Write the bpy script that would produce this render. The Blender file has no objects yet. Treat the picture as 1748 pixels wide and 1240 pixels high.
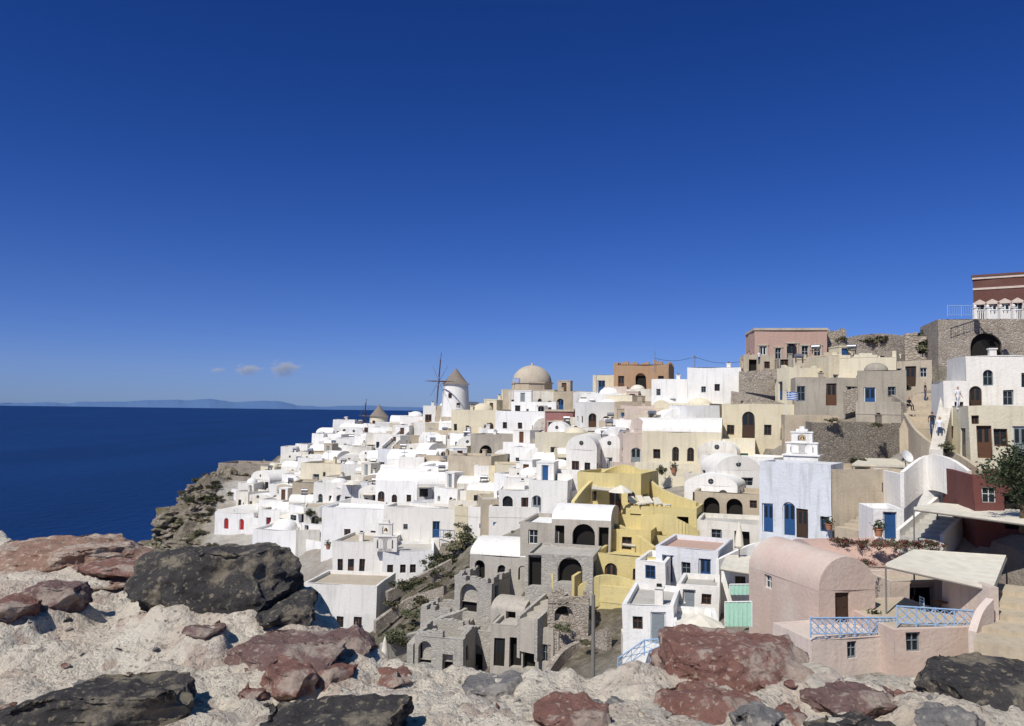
import bpy, math, random, bmesh
import numpy as np
from mathutils import Vector, Matrix, noise
random.seed(7)
S=bpy.context.scene
COL=S.collection
rad=math.radians
F=1360.0; PITCH=rad(3.24); ROLL=rad(0.7)
RM=Matrix.Rotation(rad(90)+PITCH,3,'X')@Matrix.Rotation(ROLL,3,'Z')
def P(u,v,d):
    r=RM@Vector(((u-874)/F,-(v-620)/F,-1)); return r*(d/r.y)
SEA=-110.0
# ------------------------------------------------------------ materials
MATS={}
def newmat(n):
    m=bpy.data.materials.new(n); m.use_nodes=True; nt=m.node_tree
    b=nt.nodes['Principled BSDF']; b.inputs['Roughness'].default_value=.9
    b.inputs['Specular IOR Level'].default_value=.2
    MATS[n]=m; return m,nt,b
def nd(nt,t,**k):
    n=nt.nodes.new(t)
    for a,v in k.items(): setattr(n,a,v)
    return n
def noise_fac(nt,scale,detail=4,lo=.35,hi=.65,stretch=None,rough=.55,obj=False):
    if obj: src=nd(nt,'ShaderNodeTexCoord').outputs['Object']
    else: src=nd(nt,'ShaderNodeNewGeometry').outputs['Position']
    if stretch:
        mp=nd(nt,'ShaderNodeMapping'); mp.inputs['Scale'].default_value=stretch
        nt.links.new(src,mp.inputs['Vector']); src=mp.outputs[0]
    n=nd(nt,'ShaderNodeTexNoise'); n.inputs['Scale'].default_value=scale; n.inputs['Detail'].default_value=detail
    n.inputs['Roughness'].default_value=rough
    nt.links.new(src,n.inputs['Vector'])
    mr=nd(nt,'ShaderNodeMapRange'); mr.inputs[1].default_value=lo; mr.inputs[2].default_value=hi
    nt.links.new(n.outputs['Fac'],mr.inputs[0]); return mr.outputs[0],n
def mixc(nt,fac,a,b,bt='MIX'):
    m=nd(nt,'ShaderNodeMix',data_type='RGBA',blend_type=bt)
    for i,x in ((0,fac),(6,a),(7,b)):
        if hasattr(x,'links'): nt.links.new(x,m.inputs[i])
        elif i==0: m.inputs[0].default_value=x
        else: m.inputs[i].default_value=(*x,1)
    return m.outputs[2]
def bump(nt,b,h,s,dist):
    bp=nd(nt,'ShaderNodeBump'); bp.inputs['Strength'].default_value=s; bp.inputs['Distance'].default_value=dist
    nt.links.new(h,bp.inputs['Height']); nt.links.new(bp.outputs[0],b.inputs['Normal'])
def mul(nt,a,k):
    m=nd(nt,'ShaderNodeMath',operation='MULTIPLY'); nt.links.new(a,m.inputs[0]); m.inputs[1].default_value=k; return m.outputs[0]
def plaster(n,c,stain=(.45,.40,.33),amt=.35,amt2=.25):
    m,nt,b=newmat(n)
    f1,_=noise_fac(nt,.5,6,.45,.75); f2,_=noise_fac(nt,1.6,6,.5,.74,(1.8,1.8,.18)); f3,nn=noise_fac(nt,5,6,.3,.7)
    oi=nd(nt,'ShaderNodeObjectInfo')
    c0=mixc(nt,oi.outputs['Random'],tuple(x*k for x,k in zip(c,(.91,.88,.83))),c)
    c1=mixc(nt,mul(nt,f1,amt),c0,stain); c2=mixc(nt,mul(nt,f2,amt2),c1,tuple(x*.6 for x in stain))
    c3=mixc(nt,mul(nt,f3,.12),c2,tuple(x*.6 for x in c))
    nt.links.new(c3,b.inputs['Base Color']); bump(nt,b,nn.outputs['Fac'],.4,.08); return m
def stone(n,c1,c2,mortar,scale=2.2,stre=(1,1,1.4),bs=.8):
    m,nt,b=newmat(n)
    g=nd(nt,'ShaderNodeNewGeometry'); mp=nd(nt,'ShaderNodeMapping'); mp.inputs['Scale'].default_value=stre
    nt.links.new(g.outputs['Position'],mp.inputs[0])
    v=nd(nt,'ShaderNodeTexVoronoi'); v.inputs['Scale'].default_value=scale; nt.links.new(mp.outputs[0],v.inputs['Vector'])
    e=nd(nt,'ShaderNodeTexVoronoi',feature='DISTANCE_TO_EDGE'); e.inputs['Scale'].default_value=scale; nt.links.new(mp.outputs[0],e.inputs['Vector'])
    sx=nd(nt,'ShaderNodeSeparateColor'); nt.links.new(v.outputs['Color'],sx.inputs[0])
    mr=nd(nt,'ShaderNodeMapRange'); mr.inputs[1].default_value=.02; mr.inputs[2].default_value=.12; nt.links.new(e.outputs['Distance'],mr.inputs[0])
    f1,_=noise_fac(nt,.6,6,.4,.60)
    col=mixc(nt,sx.outputs[0],c1,c2); col=mixc(nt,mr.outputs[0],mortar,col)
    col=mixc(nt,mul(nt,f1,.8),col,tuple(a*.1+bb*.9 for a,bb in zip(c1,mortar)))
    nt.links.new(col,b.inputs['Base Color']); bump(nt,b,mr.outputs[0],bs,.1); return m
def plain(n,c,r=.6,met=0,amt=.25,sc=6):
    m,nt,b=newmat(n); f,_=noise_fac(nt,sc,4,.35,.7)
    nt.links.new(mixc(nt,mul(nt,f,amt),c,tuple(x*.5 for x in c)),b.inputs['Base Color'])
    b.inputs['Roughness'].default_value=r; b.inputs['Metallic'].default_value=met; return m
plaster('white',(.82,.81,.79),(.57,.53,.47),.28,.34)
plaster('whiteold',(.72,.69,.62),(.45,.40,.33),.55,.5)
plaster('cream',(.70,.64,.49),(.48,.41,.30),.4,.3)
plaster('beige',(.52,.45,.35),(.31,.26,.20),.6,.4)
plaster('greige',(.42,.38,.32),(.25,.22,.18),.6,.45)
plaster('pink',(.57,.445,.385),(.62,.55,.48),.65,.3)
plaster('rose',(.53,.36,.30),(.42,.34,.28),.4,.3)
plaster('pale',(.62,.52,.455),(.50,.43,.37),.5,.35)
plaster('yellow',(.64,.54,.26),(.48,.40,.24),.5,.35)
plaster('ochre',(.40,.25,.15),(.38,.29,.20),.65,.4)
plaster('red',(.15,.055,.05),(.16,.10,.08),.5,.3)
plaster('brick',(.14,.065,.055),(.20,.12,.10),.4,.3)
plaster('maroon',(.32,.15,.145),(.30,.22,.18),.5,.3)
plaster('blue',(.64,.67,.71),(.50,.49,.47),.5,.45)
plaster('lav',(.66,.66,.68),(.48,.48,.48),.35,.35)
plaster('tanroof',(.49,.42,.33),(.34,.29,.22),.6,.3)
plaster('greyroof',(.48,.46,.42),(.30,.28,.25),.6,.3)
plaster('cement',(.47,.435,.385),(.31,.285,.245),.6,.5)
stone('ruin',(.27,.25,.22),(.48,.445,.395),(.43,.40,.35),4.6,bs=.5)
stone('rubble',(.19,.15,.12),(.41,.35,.29),(.43,.38,.32),3.2)
stone('darkwall',(.12,.10,.085),(.28,.24,.20),(.26,.23,.19),4.2)
stone('ashlar',(.38,.32,.24),(.50,.43,.34),(.34,.29,.24),1.8,(1,1,2))
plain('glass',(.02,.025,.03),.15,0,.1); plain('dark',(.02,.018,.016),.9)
plain('frame',(.68,.68,.66),.5); plain('wood',(.12,.06,.035),.6); plain('greywood',(.2,.185,.165),.8); plain('darkwood',(.06,.035,.025),.7)
plain('bluepaint',(.028,.085,.22),.45); plain('redpaint',(.40,.03,.03),.45); plain('greenpaint',(.05,.16,.12),.5); plain('railblue',(.30,.44,.64),.45)
plain('greypaint',(.22,.25,.27),.5); plain('metal',(.4,.4,.42),.4,.8); plain('thatch',(.24,.20,.17),1,0,.5,3); plain('canvas',(.70,.65,.54),.8,0,.35,1.5)
plain('reed',(.60,.55,.45),.95,0,.35,3); plain('mint',(.36,.58,.46),.8); plain('skin',(.5,.3,.2),.6); plain('shirtw',(.75,.75,.78),.8); plain('shirtd',(.03,.03,.04),.8); plain('denim',(.05,.08,.16),.8)
plain('bronze',(.2,.13,.05),.4,.7); plain('flagblue',(.03,.15,.5),.8); plain('clay',(.42,.2,.12),.8); plain('sailred',(.13,.05,.045),.8); plain('bark',(.1,.07,.05),.95)
def leafmat(n,c1,c2):
    m,nt,b=newmat(n); oi,_=noise_fac(nt,2.2,3,.35,.65)
    nt.links.new(mixc(nt,oi,c1,c2),b.inputs['Base Color']); b.inputs['Roughness'].default_value=.7
leafmat('leaf',(.03,.045,.02),(.08,.095,.05)); leafmat('dry',(.17,.15,.09),(.09,.09,.05)); leafmat('flower',(.38,.04,.08),(.28,.05,.05))
# ------------------------------------------------------------ mesh builder
def wob(v,a=.05,s=.35): return noise.noise_vector(Vector(v)*s)*a
class MB:
    def __init__(s): s.v=[];s.f=[];s.m=[];s.mats=[]
    def mi(s,m):
        if m not in s.mats: s.mats.append(m)
        return s.mats.index(m)
    def poly(s,pts,m):
        i=len(s.v); s.v+= [tuple(p) for p in pts]; s.f.append(tuple(range(i,i+len(pts)))); s.m.append(s.mi(m))
    def box(s,x0,x1,y0,y1,z0,z1,m,T=None):
        c=[(x,y,z) for z in (z0,z1) for y in (y0,y1) for x in (x0,x1)]
        if T: c=[T@Vector(p) for p in c]
        i=len(s.v); s.v+=[tuple(p) for p in c]
        for f in ((0,2,3,1),(4,5,7,6),(0,1,5,4),(2,6,7,3),(0,4,6,2),(1,3,7,5)):
            s.f.append(tuple(i+k for k in f)); s.m.append(s.mi(m))
    def tube(s,a,b,r0,r1,m,n=8,caps=True):
        a=Vector(a);b=Vector(b);q=(b-a).to_track_quat('Z','Y'); i=len(s.v)
        for c,r in ((a,r0),(b,r1)):
            for k in range(n):
                t=2*math.pi*k/n; s.v.append(tuple(c+q@Vector((r*math.cos(t),r*math.sin(t),0))))
        for k in range(n):
            s.f.append((i+k,i+(k+1)%n,i+n+(k+1)%n,i+n+k)); s.m.append(s.mi(m))
        if caps:
            s.f.append(tuple(i+k for k in range(n))[::-1]); s.m.append(s.mi(m)); s.f.append(tuple(i+n+k for k in range(n))); s.m.append(s.mi(m))
    def lathe(s,prof,m,n=32,a0=0,a1=2*math.pi,cx=0,cy=0):
        i=len(s.v)
        for r,z in prof:
            for k in range(n+1):
                t=a0+(a1-a0)*k/n; s.v.append((cx+r*math.cos(t),cy+r*math.sin(t),z))
        for j in range(len(prof)-1):
            for k in range(n):
                a=i+j*(n+1)+k; s.f.append((a,a+1,a+n+2,a+n+1)); s.m.append(s.mi(m))
    def mesh(s,name,smooth=False):
        me=bpy.data.meshes.new(name); me.from_pydata(s.v,[],s.f)
        for m in s.mats: me.materials.append(MATS[m])
        me.polygons.foreach_set('material_index',s.m)
        bm=bmesh.new(); bm.from_mesh(me); bmesh.ops.remove_doubles(bm,verts=bm.verts,dist=.0005); bm.to_mesh(me); bm.free()
        if smooth:
            me.polygons.foreach_set('use_smooth',[True]*len(me.polygons)); me.set_sharp_from_angle(angle=rad(35))
        me.update(); return me
def add(name,me,parent=None,loc=(0,0,0),rz=0,**pr):
    o=bpy.data.objects.new(name,me); COL.objects.link(o); o.location=loc; o.rotation_euler=(0,0,rz)
    if parent: o.parent=parent
    for k,v in pr.items(): o[k]=v
    return o
def empty(name,loc,rz,label,cat,group=None):
    o=add(name,None,None,loc,rz,label=label,category=cat)
    o.empty_display_size=.5
    if group: o['group']=group
    return o
# ------------------------------------------------------------ openings
_c={}
def door_mesh(w,h,col):
    k=('d',round(w,2),round(h,2),col)
    if k in _c: return _c[k]
    b=MB(); fw=.08; fc='frame' if col in('bluepaint','greypaint','redpaint') else col
    b.box(-w/2,-w/2+fw,0,.08,0,h,fc); b.box(w/2-fw,w/2,0,.08,0,h,fc); b.box(-w/2+fw,w/2-fw,0,.08,h-fw,h,fc)
    b.box(-w/2+fw,w/2-fw,.03,.06,0,h-fw,col)
    n=2 if w>.8 else 1
    for i in range(n):
        x0=-w/2+fw+(w-2*fw)*i/n; x1=-w/2+fw+(w-2*fw)*(i+1)/n
        b.box(x0+.08,x1-.08,.012,.028,.15,h*.42,col); b.box(x0+.08,x1-.08,.012,.028,h*.5,h-fw-.12,'glass' if h>1.9 else col)
    _c[k]=b.mesh('door'); return _c[k]
def win_mesh(w,h,col):
    k=('w',round(w,2),round(h,2),col)
    if k in _c: return _c[k]
    b=MB(); fw=.06
    b.box(-w/2,-w/2+fw,0,.07,0,h,col); b.box(w/2-fw,w/2,0,.07,0,h,col); b.box(-w/2+fw,w/2-fw,0,.07,h-fw,h,col); b.box(-w/2+fw,w/2-fw,0,.07,0,fw,col)
    b.box(-.02,.02,.01,.06,fw,h-fw,col); b.box(-w/2+fw,-.02,.015,.055,h*.55,h*.55+.035,col); b.box(.02,w/2-fw,.015,.055,h*.55,h*.55+.035,col)
    b.box(-w/2+fw,w/2-fw,.061,.068,fw,h-fw,'glass')
    _c[k]=b.mesh('window'); return _c[k]
def dark_interior_mesh(w,h):
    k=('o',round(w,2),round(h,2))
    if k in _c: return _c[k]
    b=MB(); b.box(-w/2,w/2,0,.02,0,h,'dark'); _c[k]=b.mesh('opening'); return _c[k]  # dark sheet at the back of the recess, painted for an unlit interior
def facade(mb,L,zb,h,ops,T,m,W):
    xs={0.0,L}; zs={zb,0.0,h}
    R=[]
    for (k,xc,z,w,hh,col) in ops:
        x0=max(.15,xc-w/2); x1=min(L-.15,xc+w/2); z1=min(z+hh,h-.12)
        if x1-x0<.2 or z1-z<.2: continue
        if any(not(x1<=r[0]+-.05 or x0>=r[1]+.05 or z1<=r[2] or z>=r[3]) for r in R): continue
        R.append((x0,x1,z,z1,k,col)); xs|={x0,x1}; zs|={z,z1}
    xs=sorted(xs); zs=sorted(zs)
    def V(x,dp,z): return W(T(x,dp,z))
    for i in range(len(xs)-1):
        for j in range(len(zs)-1):
            cx=(xs[i]+xs[i+1])/2; cz=(zs[j]+zs[j+1])/2
            if any(r[0]<cx<r[1] and r[2]<cz<r[3] for r in R): continue
            mb.poly([V(xs[i],0,zs[j]),V(xs[i+1],0,zs[j]),V(xs[i+1],0,zs[j+1]),V(xs[i],0,zs[j+1])],m)
    for x0,x1,z0,z1,k,col in R:
        rc=.55 if k in'oO' else .2
        arch=k in 'DWO'; r=min((x1-x0)/2,(z1-z0)*.6) if arch else 0; zt=z1-r
        mb.poly([V(x0,0,z0),V(x0,rc,z0),V(x0,rc,zt),V(x0,0,zt)],m); mb.poly([V(x1,0,z0),V(x1,0,zt),V(x1,rc,zt),V(x1,rc,z0)],m)
        mb.poly([V(x0,0,z0),V(x1,0,z0),V(x1,rc,z0),V(x0,rc,z0)],m)
        if not arch: mb.poly([V(x0,0,z1),V(x0,rc,z1),V(x1,rc,z1),V(x1,0,z1)],m)
        else:
            n=10; xc=(x0+x1)/2; a=(x1-x0)/2
            pts=[(xc-a*math.cos(math.pi*t/n),zt+r*math.sin(math.pi*t/n)) for t in range(n+1)]
            for t in range(n):
                p,q=pts[t],pts[t+1]; cr=(x0,z1) if t<n/2 else (x1,z1)
                mb.poly([V(p[0],0,p[1]),V(q[0],0,q[1]),V(cr[0],0,cr[1])],m)
                mb.poly([V(p[0],0,p[1]),V(p[0],rc,p[1]),V(q[0],rc,q[1]),V(q[0],0,q[1])],m)
    return R
FOOT=[]
WORD={'white':'whitewashed','whiteold':'weathered white','cream':'cream','beige':'beige','greige':'grey-beige','pink':'dusty pink','rose':'pink','pale':'pale pink','yellow':'mustard yellow','ochre':'ochre','red':'deep red','brick':'brick red','maroon':'maroon','blue':'pale blue','lav':'lavender white','ruin':'grey stone','rubble':'rubble stone','darkwall':'dark stone','ashlar':'sandstone','cement':'grey cement','tanroof':'tan'}
def autops(L,h,rng,doorp=.9):
    ops=[]; n=max(1,int(L/1.9)); dc=rng.choice(['bluepaint','wood','darkwood','greypaint','wood','greywood','bluepaint','darkwood'])
    di=rng.randrange(n)
    ar=rng.random()<.35
    for i in range(n):
        xc=L*(i+.5)/n+rng.uniform(-.35,.35)
        if i==di and rng.random()<doorp: ops.append(('D' if ar else 'd',xc,0,rng.uniform(.9,1.3),min(2.2,h-.3),dc))
        elif rng.random()<.75:
            w=rng.choice([.4,.55,.7,.9,1.2]); ops.append((rng.choice('wwwWoO'),xc,min(1.0,h*.35)+rng.uniform(-.4,.3),w,rng.uniform(.6,1.4),rng.choice(['greypaint','greypaint',dc,'wood','darkwood'])))
    return ops
def house(name,cx,cy,z0,w,D,h,yaw,roof='flat',rise=None,mat='white',roofmat=None,ops=None,opsR=None,opsL=None,terrace=0,label=None,cat='house',ph=.35,found=3.5,group=None,seed=None,gab=True,chim=False,trimm=None,clutter=None):
    rng=random.Random(seed if seed is not None else int(cx*31+cy*17))
    if clutter is None: clutter=ops is None
    ya=rad(yaw)
    if label is None:
        rw={'flat':'flat roof','vy':'barrel vaulted roof','vx':'long vaulted roof','dome':'domed roof','ruin':'broken walls'}[roof]
        label=f"{WORD.get(mat,mat)} house with {rw} on hillside"
    e=empty(name,(cx,cy,z0),ya,label,cat,group)
    FOOT.append((cx,cy,ya,w,D,terrace,z0))
    M=Matrix.Translation((cx,cy,z0))@Matrix.Rotation(ya,4,'Z')
    def W(p): p=Vector(p); return p+wob(M@p,.13,.3)
    roofmat=roofmat or mat
    if ops is None: ops=autops(w,h,rng)
    if opsR is None: opsR=autops(D,h,rng,.3)
    if opsL is None: opsL=autops(D,h,rng,.3)
    if roof=='ruin': ph=.1
    b=MB(); vault=roof in('vy','vx'); top=h if vault else h+ph
    sides=[('F',w,ops,lambda x,dp,z:(-w/2+x,dp,z),0),('R',D,opsR,lambda x,dp,z:(w/2-dp,x,z),rad(90)),('L',D,opsL,lambda x,dp,z:(-w/2+dp,D-x,z),rad(-90))]
    parts=[]
    for nm,L,o,T,rz in sides:
        for (x0,x1,za,zc,k,col) in facade(b,L,-found,top,o,T,mat,W):
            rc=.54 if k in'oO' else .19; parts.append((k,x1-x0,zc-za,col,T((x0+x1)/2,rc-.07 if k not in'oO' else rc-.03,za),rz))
    b.poly([W((w/2,D,-found)),W((-w/2,D,-found)),W((-w/2,D,top)),W((w/2,D,top))],mat)
    rz_=h-1.6 if roof=='ruin' else h
    if not vault:
        t=.45 if roof=='ruin' else .25
        O=[(-w/2,0),(w/2,0),(w/2,D),(-w/2,D)]; I=[(-w/2+t,t),(w/2-t,t),(w/2-t,D-t),(-w/2+t,D-t)]
        for k in range(4):
            a,c=O[k],O[(k+1)%4]; a2,c2=I[k],I[(k+1)%4]
            b.poly([W((*a,top)),W((*c,top)),W((*c2,top)),W((*a2,top))],mat); b.poly([W((*a2,top)),W((*c2,top)),W((*c2,rz_-.1)),W((*a2,rz_-.1))],mat)
    if roof=='ruin':
        def jag(L,put):
            x=0
            while x<L-.4:
                s=rng.uniform(.3,.6); hh=.12+.55*abs(noise.noise(Vector((x*.8+cx,cy,0))))*2*rng.uniform(.6,1)
                if hh>.25: put(x+.005,min(L,x+s),top,top+hh)
                x+=s
        jag(w,lambda a,c,z,zz:b.box(-w/2+a,-w/2+c,.02,.43,z,zz,mat)); jag(w,lambda a,c,z,zz:b.box(-w/2+a,-w/2+c,D-.43,D-.02,z,zz,mat))
        jag(D-1,lambda a,c,z,zz:b.box(-w/2+.02,-w/2+.43,.5+a,.5+c,z,zz,mat)); jag(D-1,lambda a,c,z,zz:b.box(w/2-.43,w/2-.02,.5+a,.5+c,z,zz,mat))
    add('wall',b.mesh('wall'),e)
    r=MB()
    if roof in('flat','ruin'):
        r.poly([W((-w/2+.2,.2,rz_)),W((w/2-.2,.2,rz_)),W((w/2-.2,D-.2,rz_)),W((-w/2+.2,D-.2,rz_))],roofmat)
    else:
        n=16; rise=rise or (w if roof=='vy' else D)*.3
        if roof=='vy':
            c=[(-w/2*math.cos(math.pi*t/n),rise*math.sin(math.pi*t/n)) for t in range(n+1)]
            A=[W((x,0,h+z)) for x,z in c]; B=[W((x,D,h+z)) for x,z in c]
        else:
            c=[(D/2-D/2*math.cos(math.pi*t/n),rise*math.sin(math.pi*t/n)) for t in range(n+1)]
            A=[W((-w/2,y,h+z)) for y,z in c]; B=[W((w/2,y,h+z)) for y,z in c]
        for t in range(n): r.poly([A[t],A[t+1],B[t+1],B[t]],roofmat)
        r.poly(A[::-1],mat); r.poly(B,mat)
        if roof=='vy' and gab and w>3:
            g=MB(); q=.26; g.tube((0,-.02,h+rise*.45),(0,.1,h+rise*.45),q,q,'dark',14); g.box(-q,q,-.05,-.02,h+rise*.45-.02,h+rise*.45+.02,'greypaint'); g.box(-.02,.02,-.05,-.021,h+rise*.45-q,h+rise*.45+q,'greypaint'); add('window',g.mesh('window'),e)
    add('roof',r.mesh('roof',roof!='flat'),e)
    for k,pw,phh,col,loc,rz in parts:
        if k in'dD': add('door',door_mesh(pw,phh,col),e,loc,rz)
        elif k in'wW': add('window',win_mesh(pw,phh,col),e,loc,rz)
        else: add('doorway',dark_interior_mesh(pw,phh),e,loc,rz)  # near-black panel stands in for the shade inside
    if trimm:
        g=MB(); g.box(-w/2-.12,w/2+.12,-.14,-.003,top-.25,top+.05,trimm); g.box(w/2+.003,w/2+.12,-.003,D,top-.25,top+.05,trimm); g.box(-w/2-.12,-w/2-.003,-.003,D,top-.25,top+.05,trimm)
        if cat=='mansion':
            g.box(-w/2-.06,w/2+.06,-.09,-.003,top-1.6,top-1.35,trimm); g.box(-w/2-.06,-w/2-.003,-.003,D,top-1.6,top-1.35,trimm); g.box(-w/2-.2,w/2+.2,-.22,D,top+.051,top+.3,'brick')
        for (k,xc,z,ww,hh,col) in ops:
            x=xc-w/2
            g.box(x-ww/2-.18,x-ww/2-.002,-.06,-.003,z,z+hh,trimm); g.box(x+ww/2+.002,x+ww/2+.18,-.06,-.003,z,z+hh,trimm); g.box(x-ww/2-.25,x+ww/2+.25,-.1,-.003,z+hh+.002,z+hh+.2,trimm)
            if cat=='mansion': g.poly([(x-ww/2-.25,-.1,z+hh+.2),(x+ww/2+.25,-.1,z+hh+.2),(x,-.1,z+hh+.65)],trimm)
        add('cornice',g.mesh('cornice'),e)
    if chim!=-1 and (rng.random()<.35 and not vault and roof=='flat'):
        g=MB(); x=rng.uniform(-w*.3,w*.3); y=rng.uniform(D*.3,D*.7); g.box(x-.25,x+.25,y-.25,y+.25,h+.001,h+1.0,mat); g.box(x-.32,x+.32,y-.32,y+.32,h+1.0,h+1.1,mat); g.box(x-.15,x+.15,y-.15,y+.15,h+1.1,h+1.25,'dark'); add('chimney',g.mesh('chimney'),e)
    if clutter:
        k=rng.random()
        if roof=='flat' and k<.3 and w>4:
            uw=w*rng.uniform(.35,.5); ud=D*.5; ux=rng.choice([-w/2+.3,w/2-.3-uw]); uy=D*.45; uh=rng.uniform(1.9,2.4); g=MB()
            facade(g,uw,0,uh,[('d',uw*.5,0.02,.85,1.85,'bluepaint')],lambda x,dp,z:(ux+x,uy+dp,h+.005+z),mat,lambda q:Vector(q))
            g.box(ux,ux+.02,uy+.001,uy+ud,h+.005,h+uh,mat); g.box(ux+uw-.02,ux+uw,uy+.001,uy+ud,h+.005,h+uh,mat); g.box(ux-.05,ux+uw+.05,uy-.05,uy+ud,h+uh+.006,h+uh+.14,mat)
            add('upper_room',g.mesh('upper_room'),e); add('door',door_mesh(.85,1.85,rng.choice(['bluepaint','wood','greypaint'])),e,(ux+uw*.5,uy+.12,h+.02))
        elif roof=='flat' and k<.5:
            g=MB(); n=int((h)/.24); sd=rng.choice([-1,1])
            for q in range(n): 
                ys=.2+q*.27
                if ys+.3<D+1: g.box(min(sd*(w/2+.01),sd*(w/2+.85)),max(sd*(w/2+.01),sd*(w/2+.85)),ys,ys+.27,-2,(q+1)*.24,mat)
            add('outside_stair',g.mesh('outside_stair'),e)
        elif k<.62:
            g=MB(); x=rng.uniform(-w*.3,w*.3); y=D*.6; zz=h if roof=='flat' else h+(rise or 1)*.9
            g.tube((x-.5,y,zz+.75),(x+.5,y,zz+.75),.26,.26,'metal',12); g.box(x-.5,x+.5,y-.9,y-.15,zz+.2,zz+.26,'glass'); g.box(x-.45,x-.4,y-.2,y+.1,zz-.1,zz+.6,'greywood'); g.box(x+.4,x+.45,y-.2,y+.1,zz-.1,zz+.6,'greywood'); add('water_heater',g.mesh('water_heater',True),e)
        elif roof=='flat' and k<.85:
            g=MB(); R=min(w,D)*.3; g.lathe([(R,h-.05),(R,h+.25)]+[(R*math.cos(t*math.pi/16),h+.25+R*.7*math.sin(t*math.pi/16)) for t in range(9)],mat,22,cx=rng.uniform(-w*.15,w*.15),cy=D*.55); add('dome',g.mesh('dome',True),e)
        if rng.random()<.25:
            g=MB(); x=rng.uniform(-w*.3,w*.2); z=min(2.3,h-.25); g.box(x-.9,x+.9,-1.2,-.01,z,z+.04,'reed'); g.tube((x-.85,-1.15,z),(x-.85,-1.15,-.1),.03,.03,'greywood',6); g.tube((x+.85,-1.15,z),(x+.85,-1.15,-.1),.03,.03,'greywood',6); add('awning',g.mesh('awning'),e)
    if terrace:
        g=MB(); a=rng.uniform(0,1.6); c=rng.uniform(0,1.6); t=terrace
        X0,X1=-w/2-a,w/2+c; fm=rng.choice([mat,'greyroof','tanroof','whiteold'])
        g.box(X0,X1,-t,-.003,-4,-.03,mat); g.poly([(X0+.2,-t+.2,-.02),(X1-.2,-t+.2,-.02),(X1-.2,-.01,-.02),(X0+.2,-.01,-.02)],fm)
        g.box(X0-.02,X1+.02,-t-.02,-t+.18,-.6,.65,mat); g.box(X0-.02,X0+.18,-t+.19,-.004,-.6,.6,mat); g.box(X1-.18,X1+.02,-t+.19,-.004,-.6,.6,mat)
        for _ in range(rng.choice([0,1,2])):
            x=rng.uniform(X0+.5,X1-.5); z=rng.uniform(-2.2,-1.5); g.box(x-.3,x+.3,-t-.012,-t+.05,z,z+rng.uniform(.5,.8),rng.choice(['dark','bluepaint','wood']))
        g.v=[tuple(W(p)) for p in g.v]
        add('terrace',g.mesh('terrace'),e)
    return e
def H(name,u0,u1,vt,vb,d,yaw=0,D=6,roof='flat',mat='white',ops=None,opsR=None,opsL=None,**k):
    L=P(u0,vb,d); c,s=math.cos(rad(yaw)),math.sin(rad(yaw))
    r=RM@Vector(((u1-874)/F,-(vb-620)/F,-1)); tu=r.x/r.y
    w=(tu*L.y-L.x)/(c-tu*s); cx=L.x+w/2*c; cy=L.y+w/2*s; uc=(u0+u1)/2
    z0=P(uc,vb,cy).z; zt=P(uc,vt,cy).z
    ph=k.get('ph',.35); h=zt-z0-(ph if roof in('flat','dome') else 0)
    def sc(o,L): return None if o is None else [(q[0],q[1]*L,q[2],q[3],q[4],q[5] if len(q)>5 else 'frame') for q in o]
    return house(name,cx,cy,z0,w,D,h,yaw,roof,mat=mat,ops=sc(ops,w),opsR=sc(opsR,D),opsL=sc(opsL,D),**k)
# ------------------------------------------------------------ HOUSES
h_=H
h_('mansion',1663,1800,470,552,100,-32,12,mat='brick',ops=[('W',.08,.4,1.0,2.1,'frame'),('D',.24,.1,1.1,2.4,'frame'),('D',.40,.1,1.1,2.4,'frame'),('W',.56,.4,1.0,2.1,'frame'),('W',.72,.4,1.0,2.1,'frame')],trimm='pale',label='brown red neoclassical mansion with white cornice and pediments',cat='mansion',opsL=[('W',.5,.5,1,2)])
h_('stone_wall',1602,1800,545,612,92,-14,8,mat='rubble',ops=[('O',.42,0,3.2,2.9,'dark')],opsL=[],opsR=[],label='rubble stone terrace base with wide red arch',cat='wall',ph=.5,roofmat='tanroof')
h_('house',1288,1412,561,622,112,-8,8,mat='rose',trimm='beige',ops=[('d',.12,.2,1.0,2.4,'frame'),('W',.33,.7,.8,1.6,'frame'),('D',.52,.0,1.4,2.9,'darkwood'),('w',.7,.8,.9,1.8,'frame'),('w',.87,.8,.9,1.8,'frame')],label='pink neoclassical house with beige corners and arched door')
h_('house',1412,1445,566,624,112,-8,5,'ruin',mat='ashlar',ops=[('o',.5,.3,1,1.8)],label='crumbling sandstone annex beside pink house')
h_('ruined_house',1450,1528,600,628,108,-15,6,'ruin',mat='rubble',ops=[('o',.3,.2,1.2,1.5),('O',.7,.1,1.3,1.5)],label='ruined rubble stone house with open doorways',cat='ruin')
h_('house',1270,1322,606,640,106,-10,5,mat='beige',ops=[('o',.3,0,1,2),('w',.75,.9,.7,.9,'wood')])
h_('house',1330,1392,612,640,102,-10,5,mat='greige',ops=[('d',.15,0,1,2,'wood'),('o',.5,0,1,2),('d',.85,0,1,2,'darkwood')])
h_('house',1402,1458,608,638,104,-22,5,mat='cream',ops=[('o',.5,.2,1.4,1.6)])
h_('house',1518,1592,616,660,88,-25,6,mat='beige',ops=[('d',.5,0,1.1,2.2,'darkwood'),('w',.2,1,.7,1),('w',.8,1,.7,1)])
h_('ruined_house',1545,1606,574,612,98,-25,6,'ruin',mat='ashlar',ops=[('o',.5,.6,.8,1.4)],label='half collapsed sandstone house below mansion terrace',cat='ruin')
h_('house',1047,1142,624,668,128,-18,7,'ruin',mat='ochre',ops=[('d',.14,.2,1,2.2,'wood'),('O',.5,.3,1.7,2.6),('w',.86,.8,.9,1.6,'wood')],label='ochre ruin with tall arched opening and crumbling top')
h_('house',1012,1048,640,672,132,-18,6,mat='cream')
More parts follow.
